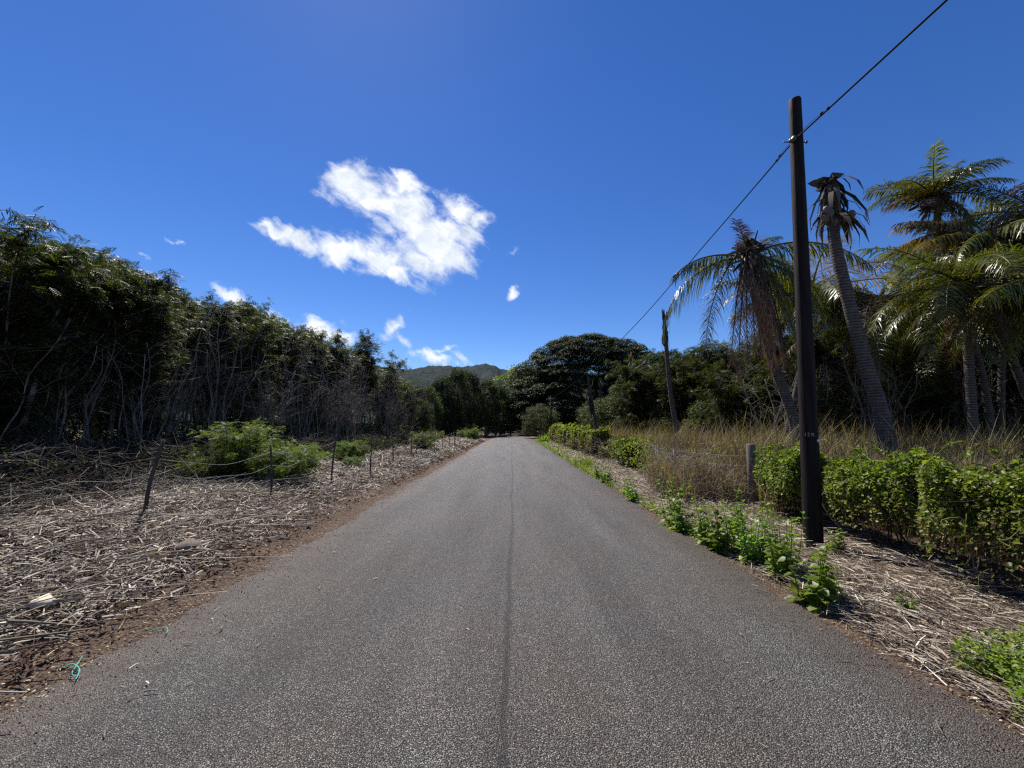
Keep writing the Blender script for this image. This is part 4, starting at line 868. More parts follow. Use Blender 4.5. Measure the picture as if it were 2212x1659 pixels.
# ------------------------------------------------------------------ vine hedges
def hedge(name, label, line, w, h, nleaf, group='vine covered hedges on the right', leaf=(.035, .07), dry=.25, drynote=None, lump=.28, mat='hedge_leaf', zg=.6, und=.06):
    line = np.array(line, float); b = np.array([line[:, 0].mean(), line[:, 1].mean(), 0]); b[2] = float(H(b[0], b[1]))
    root = empty(name, tuple(b), label, 'hedge', group)
    seg = np.linalg.norm(np.diff(line, axis=0), axis=1); cs = np.concatenate([[0], np.cumsum(seg)]); Lt = cs[-1]
    def pos(n, inner=0., zmin=0.):
        s = rng.uniform(-.12, Lt + .12, n); x = np.interp(s, cs, line[:, 0]); y = np.interp(s, cs, line[:, 1])
        x += np.where(s < 0, 0, 0); y += np.where(s < 0, s, 0) + np.where(s > Lt, s - Lt, 0)
        ph = rng.uniform(-.25, math.pi + .25, n)          # 0 back .. pi front (road side)
        endt = np.minimum(1, np.minimum(s + .16, Lt + .16 - s) / .3)
        rr_ = (1 - inner * rng.random(n)) * (1 + lump * wob(x * 2 + y * 3, ph * 2 + y * 2, 1.3, line[0, 1]))
        ca, sa = np.cos(ph), np.sin(ph); k = np.maximum(abs(ca), np.maximum(sa, 0)) * .55 + .45
        ox = ca / k * w * .5 * rr_ * np.sqrt(np.maximum(endt, .1)); oz = np.where(sa > 0, sa / k * h * .55 * rr_, sa * h)
        z = (h * .45 + oz * (.9 + .1 * endt)) * (1 - und + und * np.sin(y * 2.2 + line[0, 1]) + und * .7 * np.sin(y * 5.1)); return x + ox, y, z, ca, sa
    n = int(nleaf); x, y, z, ca, sa = pos(n, .42)
    zf = z / h; keep = (rng.random(n) < np.clip((zf - zg * .35) / zg, .1, 1)) & (z > .02); x, y, z, ca, sa, zf = (q[keep] for q in (x, y, z, ca, sa, zf)); n = len(x)
    dry_ = rng.random(n) < np.clip(dry + (.55 - zf) * 1.1, 0.02, .92)
    Pn = np.stack([x, y, H(x, y) + z], -1) - b
    out = nrm(np.stack([ca, rng.normal(size=n) * .3, sa], -1)); Dn = nrm(out * .6 + rng.normal(size=(n, 3)) * .7 + [0, 0, -.35]); Nn = nrm(out + rng.normal(size=(n, 3)) * .5 + [0, 0, .5])
    fs_ = 1 + max(0, line[:, 1].mean() - 8) / 20
    g = ~dry_; mb = MB(); stamp(mb, LEAF, Pn[g], Dn[g], Nn[g], rng.uniform(*leaf, g.sum()) * fs_, rng.uniform(*leaf, g.sum()) * .85 * fs_)
    fol = mb
    mb = MB(); g = dry_; stamp(mb, LEAF, Pn[g], Dn[g], Nn[g], rng.uniform(*leaf, g.sum()) * .9 * fs_, rng.uniform(*leaf, g.sum()) * .6 * fs_); mb.build('withered_leaves', MT['dry_leaf'], root)
    # stems inside and trailing out
    n = int(Lt * 420 / fs_); x, y, z, ca, sa = pos(n, .6); A = np.stack([x, y, H(x, y) + np.clip(z, .03, h * .97)], -1) - b
    d = nrm(rng.normal(size=(n, 3)) * [.6, .8, 1.0] + [0, 0, .1]); mb = MB(); twigs(mb, A, A + d * rng.uniform(.12, .5, (n, 1)), rng.uniform(.003, .008, n) * fs_, bend=.45)
    for k in range(int(Lt * 9)):
        s = random.uniform(0, Lt); x = np.interp(s, cs, line[:, 0]) + random.uniform(-.2, .2) * w; y = np.interp(s, cs, line[:, 1])
        p = curve([(x, y, -.05), (x + random.gauss(0, .12), y + random.gauss(0, .15), h * .45), (x + random.gauss(0, .15), y + random.gauss(0, .2), h * .85)], 7) + [0, 0, float(H(x, y))] - b
        tube(mb, p, np.linspace(.013, .006, 7) * fs_, 4)
    mb.build('stems', MT['dark_twig'], root)
    sh = fol; m_ = int(Lt * 26 / fs_)
    for k in range(m_):
        s = random.uniform(0, Lt); x = np.interp(s, cs, line[:, 0]) + random.uniform(-.5, .45) * w; y = np.interp(s, cs, line[:, 1]); z0_ = h * random.uniform(.72, .98)
        L_ = random.uniform(.1, .32); d = np.array([random.gauss(-.1, .5), random.gauss(0, .5), random.uniform(.3, 1.)]); d /= np.linalg.norm(d)
        q = curve([(x, y, z0_), np.array([x, y, z0_]) + d * L_ * .6, np.array([x, y, z0_]) + d * L_ + [0, 0, -.05]], 7) + [0, 0, float(H(x, y))] - b
        tube(sh, q, .003 * fs_, 3, cap=False); nn = 12; qq = q[rng.integers(1, 7, nn)]
        stamp(sh, LEAF, qq, rng.normal(size=(nn, 3)), nrm(rng.normal(size=(nn, 3)) * .5 + [0, 0, 1]), rng.uniform(*leaf, nn) * fs_, rng.uniform(*leaf, nn) * .8 * fs_)
    sh.build('foliage', MT[mat], root)
    return root
hedge('vine_hedge', 'tall vine covered hedge at the right edge, green on top, brown below', [(4.72, 2.0), (4.7, 3.2), (4.66, 4.35)], .95, 1.3, 74000, leaf=(.018, .052), dry=.36)
hedge('vine_hedge', 'darker vine hedge set back just right of the tall pole', [(4.95, 4.75), (4.9, 5.4), (4.95, 6.1)], .75, 1.2, 28000, leaf=(.024, .062), zg=.6, dry=.32)
hedge('vine_hedge', 'bright green vine mound between the wooden post and the tall pole', [(4.75, 6.5), (4.95, 7.2), (5.1, 7.9)], .85, 1.18, 26000, leaf=(.03, .056), dry=.1, lump=.2)
hedge('vine_hedge', 'small boxy green vine mound standing alone left of the thin metal post', [(4.6, 15.2), (4.65, 16.4), (4.7, 17.4)], 1.0, 1.05, 14000, leaf=(.036, .06), dry=.05, lump=.16)
hedge('vine_hedge', 'nearest and largest of the yellow green mounds along the far right fence', [(4.5, 20.0), (4.5, 22), (4.55, 24.5)], 1.1, 1.3, 17000, leaf=(.04, .07), dry=.4, lump=.42, mat='pale_vine', und=.2)
hedge('vine_hedge', 'second yellow green mound along the far right fence', [(4.5, 25.3), (4.5, 29)], 1.1, 1.4, 15000, leaf=(.045, .075), dry=.45, lump=.42, mat='pale_vine', und=.22)
hedge('vine_hedge', 'third yellow green mound along the far right fence', [(4.5, 30), (4.55, 35)], 1.2, 1.5, 15000, leaf=(.05, .08), dry=.4, lump=.4, mat='pale_vine', und=.22)
hedge('vine_hedge', 'brownish fading mound at the far end of the right fence, nearest the road end', [(4.6, 36.5), (4.7, 44)], 1.3, 1.6, 13000, leaf=(.05, .09), dry=.7, lump=.4, mat='pale_vine', und=.22)
# curling tendrils out of the near hedges
mb = MB()
for k in range(16):
    y = random.uniform(3, 8); x = 4.6 - (.4 if y < 4.5 else .15); z = random.uniform(.35, 1.15); L = random.uniform(.1, .25)
    p = [(x, y, z)]
    for j in range(4): p.append(tuple(np.array(p[-1]) + np.array([-abs(random.gauss(.05, .05)), random.gauss(0, .08), random.gauss(-.02, .08)]) * (L / .25)))
    tube(mb, curve(p, 12), .0025, 4)
tag(mb.build('tendrils', MT['pale_vine'], kind='stuff'), 'thin curling vine tendrils reaching out of the near hedges', 'tendrils', kind='stuff')

# ------------------------------------------------------------------ leafy weeds on the right road edge
def weed(hgt, nst, leafL, spread=.14, lean=.2, mat='weed_leaf', name='leafy_weed', per=11):
    root = empty(name, (0, 0, 0), '', 'weed'); st_ = MB(); lf = MB()
    for s in range(nst):
        a = random.uniform(0, 6.28); b = np.array([math.cos(a), math.sin(a), 0]) * random.random() * spread; h = hgt * random.uniform(.55, 1.)
        e = b + np.array([math.cos(a) * lean * h, math.sin(a) * lean * h, h]); p = curve([b - [0, 0, .04], b * .6 + e * .4 + rng.normal(size=3) * .02, e], 10); tube(st_, p, np.linspace(.006, .002, 10), 5)
        for k in range(per):
            f = .12 + .88 * k / (per - 1); q = p[min(9, int(f * 9.2))]; L0 = leafL * (1.15 - .7 * f) * random.uniform(.8, 1.2)
            for j in (0, 1):
                az = a + k * 1.57 + j * math.pi + random.gauss(0, .3); d = np.array([math.cos(az), math.sin(az), .35 + random.gauss(0, .2)]); d /= np.linalg.norm(d)
                q2 = q + d * L0 * .35; twigs(st_, q, q2, .003)
                stamp(lf, HEART, q2, d * [1, 1, .2] + np.array([0, 0, -.15 + random.gauss(0, .25)]), np.array([random.gauss(0, .3), random.gauss(0, .3), 1]), L0, L0 * .92)
        n = 5; az = rng.uniform(0, 6.28, n); stamp(lf, LEAF, np.repeat(p[-1:], n, 0), np.stack([np.cos(az), np.sin(az), az * 0 + .9], -1), (0.3, .1, 1), leafL * .4, leafL * .25)
    st_.build('stem', MT['weed_leaf'], root); lf.build('leaves', MT[mat], root); return root
HEART = T([(0, 0, 0), (-.1, .32, .03), (.22, .55, .1), (.62, .36, .05), (1, 0, -.16), (.62, -.36, .05), (.22, -.55, .1), (-.1, -.32, .03), (.45, 0, -.02)],
          [(0, 1, 2, 8), (8, 2, 3, 4), (8, 4, 5, 6), (0, 8, 6, 7)])
wp = [weed(.55, 7, .1, per=9), weed(.75, 6, .085, per=12), weed(.42, 8, .085, per=8), weed(.6, 9, .075, per=11)]
GW = 'leafy weeds along the right road edge'
for i, x, y, s, lb in [(0, 2.68, 3.86, .95, 'leafy weed closest to the camera with the biggest broad leaves'), (2, 2.95, 3.95, .8, 'weed just behind the one closest to the camera'),
                    (3, 2.88, 4.5, 1.0, 'bushy weed left of the foot of the tall pole'), (1, 3.05, 4.75, .85, 'slender tall stemmed weed in front of the tall pole'), (3, 2.82, 4.95, 1.0, 'dense dark green weed in the middle of the leafy row'),
                    (1, 2.95, 5.25, .9, 'upright weed in the leafy row in front of the wooden post'), (0, 2.8, 5.4, 1.0, 'broad leaved weed at the left end of the near leafy row'), (3, 2.72, 5.75, .95, 'pale sunlit weed leaning over the asphalt edge'),
                    (2, 3.2, 5.9, 1.1, 'weed set back behind the near leafy row'), (1, 2.66, 6.7, 1.1, 'tall upright weed standing alone on the road edge'), (2, 2.6, 6.35, .8, 'low weed at the foot of the tall lone weed'), (3, 2.9, 7.4, .8, 'small weed behind the tall lone weed'),
                    (2, 2.62, 8.9, .9, 'small bright weed midway along the right edge'), (1, 2.75, 9.6, .65, 'thin weed just beyond the small bright one'), (2, 2.7, 11.8, 1.1, 'rounded weed in line with the boxy green mound'), (3, 2.72, 12.7, .8, 'second rounded weed in line with the boxy green mound'),
                    (0, 4.0, 5.15, .55, 'little weed growing against the foot of the tall pole'), (2, 3.35, 3.55, .4, 'tiny seedling in the straw right of the closest weed'),
                    (1, 3.5, 9.2, .8, 'thin upright weed in front of the grey brush')]:
    put(wp, i, x, y, s=s * 1.12, label=lb, group=GW)
# creeping ground cover strips
def cover(name, x, y, hz_, leaf, mat, label):
    n = len(x); z = H(x, y) + rng.random(n) * hz_; mb = MB()
    az = rng.uniform(0, 6.28, n); sc = 1 + np.clip((y - 6) / 14, 0, 2)
    stamp(mb, LEAF, np.stack([x, y, z], -1), np.stack([np.cos(az), np.sin(az), rng.normal(size=n) * .5 + .2], -1), nrm(rng.normal(size=(n, 3)) * .45 + [0, 0, 1]), rng.uniform(*leaf, n) * sc, rng.uniform(*leaf, n) * .7 * sc)
    return tag(mb.build(name, MT[mat], kind='stuff'), label, 'ground cover', kind='stuff')
n = 5800; a = rng.uniform(0, 6.28, n); r_ = np.sqrt(rng.random(n)); x = 3.34 + np.cos(a) * r_ * .54 + .1 * np.sin(a * 5); y = 2.42 + np.sin(a) * r_ * .5
cover('low_ground_cover', np.maximum(x, 2.7), y, .2, (.02, .042), 'hedge_leaf', 'bright green patch of low small leaved plants at the bottom right corner')
n = 9000; y = ydist(5.6, 48)(n); x = 2.62 + abs(rng.normal(size=n)) * (.1 + .14 * (wob(y * 2, y, 1.5) > 0)) ; k = rng.random(n) < .3 + .7 * (wob(y * 1.5, y * .4, 1.7, 3) > -.15)
cover('creeping_weeds', x[k], y[k], .09, (.022, .045), 'hedge_leaf', 'creeping green weeds edging the asphalt on the right')
n = 2200; y = rng.uniform(14, 46, n); x = 2.75 + rng.random(n) ** 1.5 * 1.2
cover('verge_weeds', x[:1400], y[:1400], .12, (.03, .06), 'pale_vine', 'patchy green weeds on the far right verge')
# green grass tufts as things
def tuft(label, x, y, h, nb, group, spread=.07, mat='grass_green', w=(.008, .016)):
    mb = MB(); n = nb; az = rng.uniform(0, 6.28, n); ln = abs(rng.normal(size=n)) * .6 + .1
    b = np.stack([rng.normal(size=n) * spread, rng.normal(size=n) * spread, np.zeros(n)], -1)
    for j in range(4):
        s_ = np.arange(n) % 4 == j; stamp(mb, BL[j], b[s_], np.stack([np.cos(az) * ln, np.sin(az) * ln, np.ones(n)], -1)[s_], np.stack([np.cos(az), np.sin(az), az * 0 + .01], -1)[s_], rng.uniform(.5, 1, s_.sum()) * h, rng.uniform(*w, s_.sum()))
    o = mb.build('grass_tuft', MT[mat]); o.location = (x, y, float(H(x, y)) - .01); return tag(o, label, 'grass tuft', group)
tuft('yellow green grass tuft on the right road edge beyond the small weeds', 2.95, 16.2, .48, 150, 'bright grass tufts', .22, w=(.015, .03))
tuft('bright grass clump at the far end of the right verge', 3.2, 40, .9, 140, 'bright grass tufts', .3, w=(.04, .07))
g_ = G(92, 494, .2); tuft('small bright green blade tuft in the straw on the left', g_[0] + .1, g_[1], .42, 22, 'bright grass tufts', .05, w=(.014, .022))
g_ = G(122, 487, .2); tuft('single bright grass sprout right of the small blade tuft on the left', g_[0], g_[1], .22, 4, 'bright grass tufts', .02, w=(.012, .018))
g_ = G(217, 470, .2); tuft('tiny green sprout at the edge of the straw below the feathery shrubs', g_[0], g_[1], .2, 5, 'bright grass tufts', .02, w=(.012, .02))
# brush piles on the left (heaps of sticks one can count)
def pile(label, x, y, rad, h, n, w=(.006, .016), L=(.4, 1.3), mat='twig', steep=.4):
    mb = MB(); a = rng.uniform(0, 6.28, n); r_ = np.sqrt(rng.random(n)) * rad; z = rng.random(n) * h * (1 - r_ / rad * .8)
    A = np.stack([np.cos(a) * r_, np.sin(a) * r_, z], -1); d = nrm(rng.normal(size=(n, 3)) * [1, 1, steep]); LL = rng.uniform(*L, n)[:, None]
    twigs(mb, A - d * LL * .5, A + d * LL * .5, rng.uniform(*w, n), bend=.3)
    o = mb.build('brush_pile', MT[mat]); o.location = (x, y, float(H(x, y))); return tag(o, label, 'brush pile', 'piles of dead branches on the left')
pile('large pile of pale dead branches in the shade at the far left', -9.3, 8.0, 1.3, 1.15, 420, steep=.75)
pile('dark tangled branch pile behind the first fence post', -7.6, 8.3, 1.2, .75, 360, mat='twig', steep=.6)
pile('low heap of grey brush behind the fourth fence post', *G(408, 455, .25)[:2], .9, .4, 260, L=(.2, .7), mat='dark_twig')
pile('dark round heap of cut grass near the road on the left', *G(430, 459, .1)[:2], .62, .26, 420, (.005, .012), (.1, .4), 'dark_twig')
pile('brown twig heap at the left edge of the photo', -7.9, 6.3, .9, .55, 260, steep=.6)
# ragged mossy trunk at the far left edge
rt_ = koa(6.0, .5, 1, .45, 1.6, 'old_tree', 'older tree with a thicker pale trunk near the left edge, half hidden in shade', leafL=LF, rs=.085)
rt_.location = (-10.9, 8.7, .1)
# ------------------------------------------------------------------ left fence
fr_ = empty('wire_fence', (-5.2, 10, .15), 'sagging wire fence on thin crooked stakes along the left verge', 'fence'); fo = np.array(fr_.location)
posts = [((-60, 560), None, 1.15, (.0, 0)), ((143.7, 524), None, 1.2, (.14, .05)), ((271.3, 496), None, 1.1, (-.08, 0)), ((331, 483), None, 1.25, (.09, 0)), ((370.5, 475), None, 1.1, (.0, 0)), ((392.9, 464), None, .85, (-.04, 0)),
         ((411, 456.5), None, 1.1, (0, 0)), ((422.6, 452), None, 1.35, (0, 0)), ((434.6, 450.6), None, 1.2, (.03, 0)), ((442.5, 449), None, 1.15, (-.05, 0)), ((449.3, 447.5), None, 1.15, (0, 0)), ((455, 445.5), None, 1.3, (-.1, 0)), ((460, 444.2), None, 1.3, (.1, 0))]
tops = []
for k, (bp, _, hh_, ln) in enumerate(posts):
    g = G(*bp, .17 if k else .2); g[2] = float(H(g[0], g[1])); mb = MB(); r_ = .026 if k in (1,) else .019
    pts = curve([g - [0, 0, .1], g + np.array([ln[0] * .3 + random.gauss(0, .012), 0, hh_ * .45]), g + np.array([ln[0], ln[1], hh_])], 9) - fo
    tube(mb, pts, r_ * np.linspace(1.1, .9, 9) * (1 + .08 * rng.normal(size=9)), 6); mb.build('post', MT['stake'], fr_); tops.append((g, np.array([ln[0], ln[1], hh_])))
for wi, hf in enumerate((.34, .62, .86)):
    mb = MB(); sags = [.10, .16, .22, .14, .18, .12, .15, .1, .12, .1, .08, .1]
    for k in range(len(tops) - 1):
        if wi == 2 and k in (0,): continue
        a = tops[k][0] + tops[k][1] * hf; b = tops[k + 1][0] + tops[k + 1][1] * hf
        if wi == 2 and k == 1: a = a - [0, 0, .12]
        s_ = sags[k] * random.uniform(.3, 1.2); w2 = random.gauss(0, .05)
        pts = [a + (b - a) * f - np.array([0, 0, s_ * 4 * f * (1 - f)]) + np.array([0, 0, w2 * math.sin(f * 9)]) * f * (1 - f) * 4 for f in np.linspace(0, 1, 14)]
        tube(mb, np.array(pts) - fo, .0028 + .0004 * k, 4)
    mb.build('wire', MT['wire'], fr_)

# right fence: wooden post, thin metal post and wires
fr_ = empty('wire_fence', (4.9, 9, 0), 'overgrown fence on the right with a stout wooden post and a thin metal post', 'fence'); fo = np.array(fr_.location)
g = P(753, 490, 8.3); g[2] = .03; t_ = P(750.5, 444, 8.3); mb = MB()
tube(mb, np.array([g - [0, 0, .1], (g + t_) / 2, t_ - [0, 0, .012], t_]) - fo, [.087, .084, .082, .074], 14); mb.build('wooden_post', MT['post_wood'], fr_)
g2 = P(675.3, 488, 10.6); g2[2] = .03; t2 = P(674, 449, 10.6); mb = MB(); tube(mb, np.array([g2 - [0, 0, .05], t2]) - fo, .022, 6); mb.build('metal_post', MT['steel'], fr_)
pr = [g2 + (t2 - g2) * 0]; ext = [np.array([4.55, 14.6, 0]), np.array([4.6, 19, 0]), np.array([4.6, 25, 0]), np.array([4.6, 36, 0])]
for e in ext:
    mb = MB(); tube(mb, np.array([e - [0, 0, .05], e + [0, 0, 1.05]]) - fo, .022, 6); mb.build('metal_post', MT['steel'], fr_)
for hz_ in (.45, .8, 1.0):
    seq = [np.array([5.0, 5.2, 0]), g, g2] + ext; mb = MB()
    for a, b in zip(seq[:-1], seq[1:]):
        pts = [np.array([0, 0, hz_ - .1 * 4 * f * (1 - f) * .4]) + a * (1 - f) + b * f for f in np.linspace(0, 1, 9)]; pts = np.array(pts); pts[:, 2] = hz_ - .04 * np.sin(np.linspace(0, math.pi, 9)); tube(mb, pts - fo, .0026, 4)
    mb.build('wire', MT['wire'], fr_)

# ------------------------------------------------------------------ barriers at the road end
def bar(name, label, pts_list, Yd, group='pipe barriers at the road end'):
    b = D(*pts_list[0][0], Yd); b[2] = 0; root = empty(name, tuple(b), label, 'barrier', group)
    for nm, a, c_, r_ in [(q[2], q[0], q[1], q[3]) for q in pts_list]:
        mb = MB(); A = D(*a, Yd) - b; B_ = D(*c_, Yd) - b; tube(mb, np.array([A, (A + B_) / 2, B_]), r_, 7); mb.build(nm, MT['rust'], root)
    return root
YB = 62
bar('pipe_barrier', 'rusty pipe barrier with a diagonal brace left of the road end', [((1071, 945), (1071, 926.5), 'post', .07), ((988, 927.5), (1071, 927.5), 'rail', .05), ((1050, 941), (1066, 930), 'brace', .05), ((1066, 930), (1070.5, 941), 'brace', .05), ((989, 944), (989, 926.5), 'post', .06)], YB)
bar('pipe_barrier', 'low pipe barrier right of the road end', [((1140, 944), (1140, 929), 'post', .08), ((1116, 931), (1140, 931.5), 'rail', .06), ((1127, 931), (1134, 938), 'brace', .05)], YB + 4)
mb = MB(); b = D(1049, 943, 64); b[2] = 0; t_ = D(1049, 923.5, 64); box(mb, (0, 0, t_[2] / 2 - .05), (.42, .42, t_[2] + .1)); box(mb, (0, 0, t_[2] + .04), (.5, .5, .1))
o = mb.build('gate_post', MT['brick']); o.location = b; tag(o, 'reddish square gate post behind the left pipe barrier', 'gate post')
mb = MB(); 
for k in range(14): sphere(mb, (random.gauss(0, .6), random.gauss(0, .5), .35 + abs(random.gauss(0, .35))), (random.uniform(.3, .7), .35, random.uniform(.2, .45)), rough=.18, nu=7, nv=5)
o = mb.build('rubble_heap', MT['rubble']); g_ = D(1137, 934, 82); o.location = (g_[0], 82, 0); tag(o, 'pale heap glimpsed under the trees at the road end', 'rubble heap')
# fallen grey branches by the barrier
mb = MB(); n = 26; A = np.stack([rng.normal(size=n) * 1.2, rng.normal(size=n) * .6, rng.random(n) * .4], -1); twigs(mb, A, A + rng.normal(size=(n, 3)) * [1, .5, .3], .05, bend=.2)
o = mb.build('fallen_branches', MT['twig']); o.location = (D(1083, 938, 72)[0], 72, 0); tag(o, 'grey fallen branches in the shade where the road ends', 'branches')

# ------------------------------------------------------------------ utility pole, far pole and cable
YP = 5.45
pt_ = P(794.8, 101, YP); pb = P(813, 545, YP); pb[2] = float(H(pb[0], pb[1])); 
root = empty('utility_pole', tuple(pb), 'tall dark tarred wooden utility pole standing right of the road', 'utility pole')
mb = MB(); n = 40; f = np.linspace(0, 1, n)[:, None]; path = (pt_ - pb) * f - np.array([0, 0, .25]) * (1 - f)
path = np.concatenate([path, [path[-1] + [0, 0, .02]]]); rad = np.concatenate([np.linspace(.114, .08, n) * (1 + .012 * rng.normal(size=n)), [.074]])
tube(mb, path, rad, 18); mb.build('shaft', MT['pole_wood'], root, smooth=True)
att = P(791.6, 143, YP) - pb; ax_ = (pt_ - pb) / np.linalg.norm(pt_ - pb)
sfr = att[2] / (pt_ - pb)[2]; cen = (pt_ - pb) * sfr
mb = MB(); tube(mb, np.array([cen + [-.21, -.02, 0], cen + [.13, -.02, 0]]), .009, 6); sphere(mb, cen + [-.12, -.05, 0], (.03, .03, .03), nu=6, nv=4); sphere(mb, cen + [.13, -.02, 0], (.022, .02, .022), nu=6, nv=4)
mb.build('through_bolt', MT['steel'], root)
mb = MB(); box(mb, cen + [-.105, -.075, 0], (.05, .09, .05)); mb.build('cable_clamp', MT['steel'], root)
dsc = P(813.5, 440.5, YP) - pb; fr2 = dsc[2] / (pt_ - pb)[2]; c_ = (pt_ - pb) * fr2; mb = MB()
tube(mb, np.array([c_ + [.045, -.114, 0], c_ + [.045, -.122, 0]]), .024, 14); mb.build('marker_disc', MT['disc'], root)
nb_ = P(804, 436, YP) - pb; c_ = (pt_ - pb) * (nb_[2] / (pt_ - pb)[2])
NUM = []
for ch, dx, ang in (('1', -.098, -52), ('2', -.068, -36), ('X', -.03, -15)):
    cu = bpy.data.curves.new('numeral', 'FONT'); cu.body = ch; cu.size = .062; cu.extrude = .002; cu.align_x = 'CENTER'
    a = R(ang); o = bpy.data.objects.new('tag_numeral', cu); COL.objects.link(o); o.parent = root
    o.location = c_ + np.array([math.sin(a) * .126, -math.cos(a) * .126, 0]); o.rotation_euler = (R(90), 0, a); cu.materials.append(MT['white']); NUM.append(o)
bpy.context.view_layer.update(); dg = bpy.context.evaluated_depsgraph_get()
for o in NUM:
    me = bpy.data.meshes.new_from_object(o.evaluated_get(dg)); q = bpy.data.objects.new('numeral', me); COL.objects.link(q); q.parent = root; q.location = o.location; q.rotation_euler = o.rotation_euler
    bpy.data.objects.remove(o)
# cable
apt = att + pb + np.array([0, -.07, 0]); 
near = np.array([apt[0] + .05, -6., apt[2] + .15]); dirn = P(946.7, 0, 3.4)
mb = MB(); k1 = D(1360, 715, 15.); k2 = D(1250, 820, 27.); k3 = D(1190, 862, 46.)
pB = [apt + (dirn - apt) * 4.5, apt + (dirn - apt) * 2.2, dirn, apt]
tube(mb, curve(pB, 24), .0115, 6); far_top = k3 + np.array([.0, 2, .45])
z0_, z1_ = apt, far_top
ys = np.linspace(apt[1], k3[1], 60)
cx_ = np.interp(ys, [apt[1], 9.2, 15, 27, k3[1]], [apt[0], D(1530, 520, 9.2)[0], k1[0], k2[0], k3[0]]); kz = curve([apt[[0, 1, 2]], D(1530, 520, 9.2), k1, k2, k3], 60)
tube(mb, kz, .0115, 6)
o = mb.build('overhead_cable', MT['cable'], loc=apt); tag(o, 'single black overhead cable from the upper right past the pole toward the road end', 'cable')
# thin twisted tie wire and clips on the cable at the pole
mb = MB()
for s_ in (-1, 1):
    q = [apt + (kz[4] - apt) * f_ * .8 if s_ > 0 else apt + (dirn - apt) * f_ * .3 for f_ in np.linspace(0, 1, 12)]
    q = np.array(q) + np.array([[0, 0, .03 * math.sin(f_ * math.pi) + .006] for f_ in np.linspace(0, 1, 12)]); tube(mb, q, .004, 4)
    sphere(mb, q[-1], (.022, .03, .022), nu=6, nv=4); sphere(mb, q[9], (.02, .03, .02), nu=6, nv=4)
mb2 = mb.build('cable_tie', MT['cable'], loc=None); mb2.parent = o; mb2.location = -np.array(apt)
fp = k3.copy(); root = empty('utility_pole', (fp[0], fp[1] + .15, 0), 'distant thin pole in the shade of the umbrella tree where the cable ends', 'utility pole')
mb = MB(); tube(mb, np.array([(0, 0, -.1), (0, 0, fp[2] / 2), (0, 0, fp[2] + .4)]), [.09, .08, .07], 10); mb.build('shaft', MT['pole_wood'], root, smooth=True)
mb = MB(); tube(mb, np.array([(-.3, -.1, fp[2]), (.3, -.1, fp[2])]), .015, 6); mb.build('arm', MT['steel'], root)
mb = MB(); q = curve([k3, D(1240, 868, 47) , D(1295, 872, 48)], 12); tube(mb, q, .012, 4); o = mb.build('overhead_cable', MT['cable'], loc=k3); tag(o, 'faint low second cable leading right from the distant pole', 'cable')

# ------------------------------------------------------------------ small things on the ground
mb = MB(); V = np.array([(-.16, 0, 0), (-.06, .1, 0), (.14, .07, 0), (.17, -.05, 0), (.02, -.1, 0), (-.12, -.06, 0), (-.1, .01, .045), (0, .06, .08), (.1, .03, .055), (.11, -.03, .04), (0, -.05, .06), (-.08, -.03, .045)])
mb.add(V, [(k, (k + 1) % 6, 6 + (k + 1) % 6, 6 + k) for k in range(6)] + [(6, 7, 8, 9), (6, 9, 10, 11), (0, 5, 4, 3), (0, 3, 2, 1)])
o = mb.build('stone', MT['stone']); g_ = G(40, 613, .12); o.location = (*g_[:2], float(H(*g_[:2])) + .15); o.scale = (.62, .8, .8); tag(o, 'pale flat chip of stone lying in the straw at the lower left', 'stone')
o = o.copy(); o.data = o.data.copy(); o.data.materials.clear(); o.data.materials.append(MT['darkstone']); COL.objects.link(o); g_ = G(187, 553, .1); o.location = (*g_[:2], float(H(*g_[:2])) + .1); o.scale = (1.1, 1.2, 1.5); o.rotation_euler.z = .6
o['label'] = 'dark brown angular stone half buried in the straw on the left'
def stick(label, a, b, r_, mat='twig', name='stick', cat='stick', z=.0):
    A = G(*a, z); B = G(*b, z); A[2] = float(H(A[0], A[1])) + r_ + .004; B[2] = float(H(B[0], B[1])) + r_ + .004
    if abs(A[0] + .13) < 2.7: A[2] = .02 + r_ + .002
    if abs(B[0] + .13) < 2.7: B[2] = .02 + r_ + .002
    m_ = (A + B) / 2 + np.array([0, .06 * np.linalg.norm(B - A), r_ * .4]); mb = MB(); tube(mb, curve([A, m_, B], 10), np.linspace(r_, r_ * .5, 10), 6)
    return tag(mb.build(name, MT[mat], smooth=True, loc=A), label, cat, 'loose sticks')
stick('long brown stick lying at the lower left edge', (-14, 656), (76, 637), .017, 'straw')
stick('short straw standing out on the dirt left of the road', (118, 633), (126, 612), .006, 'straw')
stick('curved pale twig lying on the asphalt at the lower left', (144, 696), (158, 695), .005, 'straw')
stick('small broken twig on the asphalt near the leafy weeds', (756, 592), (768, 596), .007)
stick('thin twig on the asphalt at the lower right', (937, 726), (944, 740), .005)
stick('pale chip of wood on the left half of the asphalt', (220, 633), (223, 629), .006, 'straw')
stick('pale splinter on the dirt beside the road edge on the left', (193, 566), (206, 558), .008, 'straw')
def cord(label, pts, n=20):
    q = curve([G(a, b, .035) + [0, 0, c_] for a, b, c_ in pts], n); q[:, 2] = np.maximum(q[:, 2], H(q[:, 0], q[:, 1]) + .012); q[:, 2] = np.minimum(q[:, 2], H(q[:, 0], q[:, 1]) + .04); mb = MB(); tube(mb, q, .0028, 5); return mb, q
mb, q = cord('', [(148, 631, 0), (158, 627.5, .012), (165, 626, .01), (168, 629, .004), (165.5, 633, 0)])
tag(mb.build('plastic_cord', MT['cord'], loc=q[0]), 'single curved strand of turquoise cord at the edge of the asphalt', 'cord', 'turquoise cord scraps')
